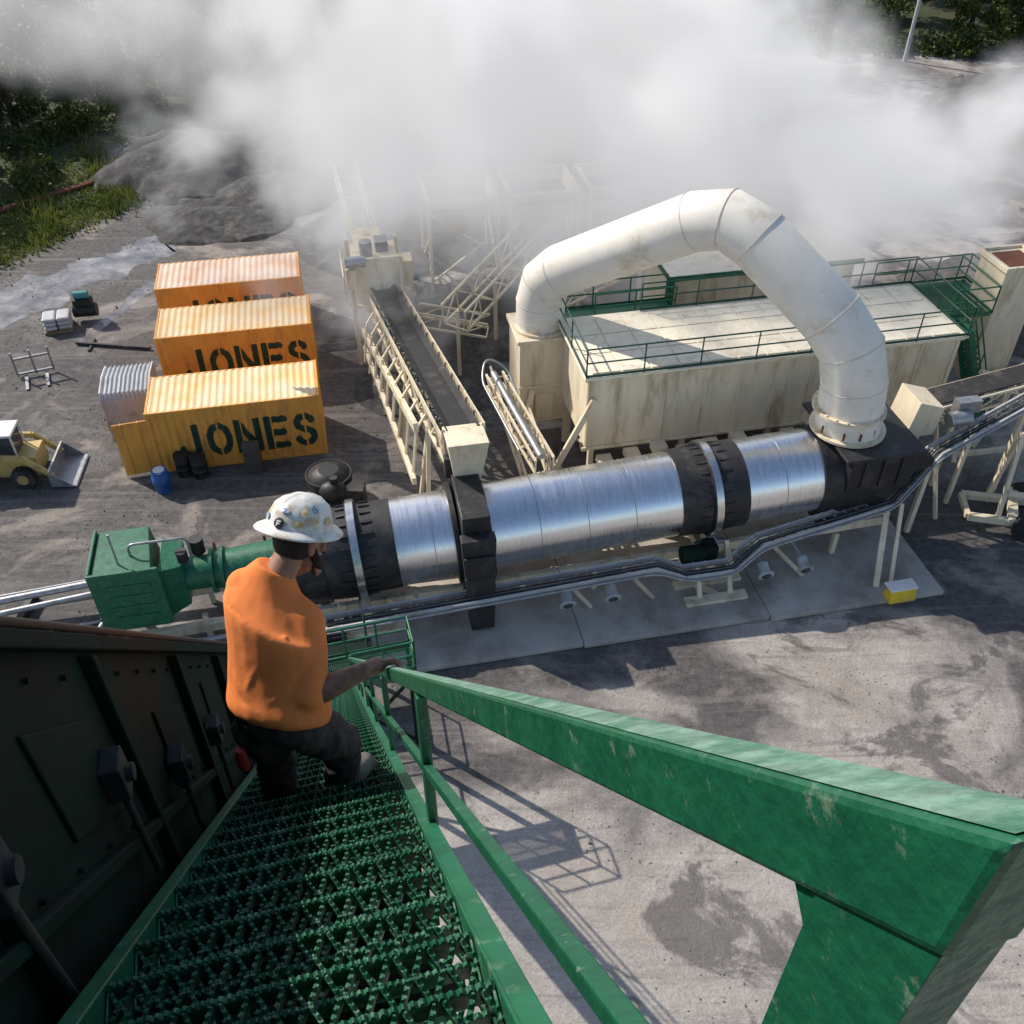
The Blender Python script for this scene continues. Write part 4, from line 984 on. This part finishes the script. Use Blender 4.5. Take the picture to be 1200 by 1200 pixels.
# blower with a round hood standing behind the drum end
r=WR('round_blower',(-6.4,26.2,0));P=Part('hood',BLACK,r);P.tube([(0,0,.5),(0,0,.95),(0,0,1.15)],[.78,.78,.35],28);P.bx(-.45,.45,-.45,.45,0,.5);P.bx(.5,1.3,-.9,-.3,.1,.9);P.sph((.25,-.75,.8),(.5,.35,.35),14);P.cyl((.3,-.7,1.0),(.3,-.7,1.35),.14);P.done()
P=Part('hood_rim',RUBBER,r);pts=[(0.78*math.cos(a*math.pi/16),.78*math.sin(a*math.pi/16),.95) for a in range(33)];P.tube(pts,.05,8);P.done()
r=WR('forklift_fork_carriage',(-19.8,34,0),.4);P=Part('frame',GALV,r)
for z in(.2,.9):P.beam((-.7,0,z),(.7,0,z),.08)
for x_ in(-.7,0,.7):P.beam((x_,0,.1),(x_,0,1.2),.07)
for x_ in(-.4,.4):P.beam((x_,0,.1),(x_,-1.1,.05),.12,.05)
P.done()
r=WR('pallet_of_bags',(-20.2,37.8,0),.3);P=Part('pallet',mk('pallet_wood',(.25,.18,.11),.8),r)
for i in range(6):P.bx(-.6+i*.21,-.45+i*.21,-.5,.5,.12,.14)
for y_ in(-.45,0,.4):P.bx(-.6,.6,y_,y_+.08,.0,.119)
P.done();P=Part('bags',GREY,r,bevel=.08)
for i in range(3):
    for j in range(2):P.bx(-.58+j*.6,-.02+j*.6,-.45,.45,.15+i*.2,.34+i*.2)
P.done()
r=WR('small_compressor',(-19.2,38.6,0),.2);P=Part('tank',BLACK,r);P.cyl((-.5,0,.5),(.5,0,.5),.3);P.bx(-.4,.4,-.25,.25,.8,1.1);P.done();P=Part('motor',TEAL,r);P.cyl((-.3,0,1.25),(.3,0,1.25),.18);P.done()
r=WR('steel_pipe_bundle',(-15,21,0));P=Part('pipes',GALV,r)
for a,b,rr in(((-4,-1.5,.5),(3.2,.2,.9),.12),((-4,-2.1,.4),(2.8,-.3,.8),.1),((-4,-1.0,.3),(4.5,1.2,.5),.05),((-3,-2.7,.1),(3,-.8,.1),.05),((2.2,-2.8,.1),(3.0,1.2,.2),.08)):P.tube([a,b],rr,10)
P.done();P=Part('supports',BLACK,r)
for x_ in(-3,0,2.6):P.bx(x_-.1,x_+.1,-2.4+.23*(x_+3),-.6+.23*(x_+3),0,.32)
P.done()
r=WR('timber_skid',(-17.8,36.3,0),-.1);P=Part('planks',BLACK,r);P.beam((-1.2,0,.1),(2.2,-.1,.1),.12,.1);P.beam((-.4,-.5,.05),(-.6,.5,.05),.1,.08).done()
r=PR('hose_stand',(-3.5,24.8,0));P=Part('frame',RUST,r);P.beam((-4.9,24.2,.1),(-2.6,24.2,.1),.1);P.beam((-4.9,24.2,.1),(-4.9,24.2,.9),.08);P.beam((-3.3,24.2,.1),(-3.3,24.2,.9),.08);P.tube(fillet([(-4,24.1,.6),(-3.2,23.4,.9),(-3,23,.2),(-2.2,23.6,.1)],.4),.06);P.done()
r=PR('ground_pipes',(-7,19,0));P=Part('pipes',BLACK,r)
for k in range(4):P.tube([(-14,18.6+k*.35,.15+.1*k),(-1,19.6+k*.18,.3)],.05,8)
P.done()
r=PR('teal_pump',(-4.6,18,0));P=Part('housing',TEAL,r);P.tube([(-4.9,18,.7),(-4,18,.7)],.35,16);P.bx(-4.9,-4,17.7,18.3,.1,.5);P.done()
r=PR('lower_service_platform',(-2,18,0));P=Part('deck',GREEND,r);P.bx(-3.6,-.4,17.0,18.4,1.5,1.56);P.rail([(-3.6,17,1.56),(-.4,17,1.56),(-.4,18.4,1.56)],r=.03);P.rail([(-8.6,18.2,.4),(-7.6,18.2,.4)],r=.04,h=1.1)
for x_ in(-3.5,-.5):
    for y_ in(17.1,18.3):P.beam((x_,y_,0),(x_,y_,1.5),.1)
P.done()
r=WR('railway_siding',(-25,53,0));P=Part('rails',RUST,r)
for k in(0,1.4):P.beam((-9+k*.6,-9-k*.6+k,.15),(4+k*.6,4.5-k*.6+k,.15),.1,.15)
P.done()
r=WR('lamp_pole',(30,78,0));P=Part('pole',GREY,r);P.tube([(0,0,0),(0,0,13)],[.16,.09],10);P.tube([(0,0,12.6),(1.6,0,13)],.06,8);P.done();P=Part('lamp_head',WHITE,r);P.bx(1.4,2.2,-.15,.15,12.95,13.1).done()
# ------------------------------------------------------------ steam (density grid generated by geometry nodes)
m=bpy.data.materials.new('steam');m.use_nodes=True;nt=m.node_tree;N=nt.nodes;L=nt.links;N.remove(N['Principled BSDF'])
pv=N.new('ShaderNodeVolumePrincipled');pv.inputs['Color'].default_value=(.98,.98,.985,1);pv.inputs['Anisotropy'].default_value=.1;pv.inputs['Density'].default_value=1.0
at=N.new('ShaderNodeAttribute');at.attribute_name='density'
em=N.new('ShaderNodeMath');em.operation='MULTIPLY';em.inputs[1].default_value=.34;L.new(at.outputs['Fac'],em.inputs[0])  # self-glow added with density, standing in for light scattered inside the steam
pv.inputs['Emission Color'].default_value=(.985,.975,.98,1);L.new(em.outputs[0],pv.inputs['Emission Strength'])
L.new(pv.outputs[0],N['Material Output'].inputs['Volume'])
m.cycles.volume_step_rate=5.0
ng=bpy.data.node_groups.new('steam_density','GeometryNodeTree')
ng.interface.new_socket('Geometry',in_out='INPUT',socket_type='NodeSocketGeometry');ng.interface.new_socket('Geometry',in_out='OUTPUT',socket_type='NodeSocketGeometry')
N=ng.nodes;L=ng.links
out=N.new('NodeGroupOutput');pos=N.new('GeometryNodeInputPosition')
def vm(op,a,b=None,sc=None):
    x=N.new('ShaderNodeVectorMath');x.operation=op
    for i,v in enumerate((a,b)):
        if v is None:continue
        if isinstance(v,tuple):x.inputs[i].default_value=v
        else:L.new(v,x.inputs[i])
    if sc is not None:x.inputs['Scale'].default_value=sc
    return x
def ma(op,a,b=None,clamp=False):
    x=N.new('ShaderNodeMath');x.operation=op;x.use_clamp=clamp
    for i,v in enumerate((a,b)):
        if v is None:continue
        if isinstance(v,(int,float)):x.inputs[i].default_value=v
        else:L.new(v,x.inputs[i])
    return x.outputs[0]
nw=N.new('ShaderNodeTexNoise');nw.inputs['Scale'].default_value=.09;nw.inputs['Detail'].default_value=2;L.new(pos.outputs[0],nw.inputs['Vector'])
wv=vm('SUBTRACT',nw.outputs['Color'],(.5,.5,.5));wv=vm('SCALE',wv.outputs[0],sc=7.)
wp=vm('ADD',pos.outputs[0],wv.outputs[0]).outputs[0]
def ellf(c,rad):
    a=vm('SUBTRACT',wp,c);b=vm('DIVIDE',a.outputs[0],rad);l=vm('LENGTH',b.outputs[0]);return ma('SUBTRACT',1.0,l.outputs['Value'])
e1=ellf((1.0,40,9.3),(14.5,8,6.8));e3=ellf((14.0,38.0,7.0),(10,7,4.2));e2=ellf((-17,43,12.4),(15,6,3.4));e4=ellf((2.0,38.5,5.2),(10,5,3.8))
n1=N.new('ShaderNodeTexNoise');n1.inputs['Scale'].default_value=.20;n1.inputs['Detail'].default_value=7;n1.inputs['Roughness'].default_value=.62
L.new(wp,n1.inputs['Vector'])
nz=ma('MULTIPLY',ma('SUBTRACT',n1.outputs[0],.5),2.6)
d1=ma('MULTIPLY',ma('ADD',ma('MAXIMUM',e1,e3),nz),1.3,clamp=True)
d2=ma('MULTIPLY',ma('MULTIPLY',ma('ADD',e2,nz),1.1,clamp=True),.24)
d4=ma('MULTIPLY',ma('MULTIPLY',ma('ADD',e4,nz),1.3,clamp=True),.5)
dn=ma('MULTIPLY',ma('MAXIMUM',ma('MAXIMUM',d1,d4),d2),.62)
vc=N.new('GeometryNodeVolumeCube');L.new(dn,vc.inputs['Density']);vc.inputs['Background'].default_value=0
vc.inputs['Min'].default_value=(-33,29,1.0);vc.inputs['Max'].default_value=(27,49,17)
vc.inputs['Resolution X'].default_value=180;vc.inputs['Resolution Y'].default_value=60;vc.inputs['Resolution Z'].default_value=48
sm=N.new('GeometryNodeSetMaterial');sm.inputs['Material'].default_value=m
L.new(vc.outputs[0],sm.inputs['Geometry']);L.new(sm.outputs[0],out.inputs[0])
sme=bpy.data.meshes.new('steam_cloud');sme.materials.append(m);so_=bpy.data.objects.new('steam_cloud',sme);bpy.context.collection.objects.link(so_)
gm=so_.modifiers.new('density','NODES');gm.node_group=ng
print('OBJS',len(bpy.data.objects))
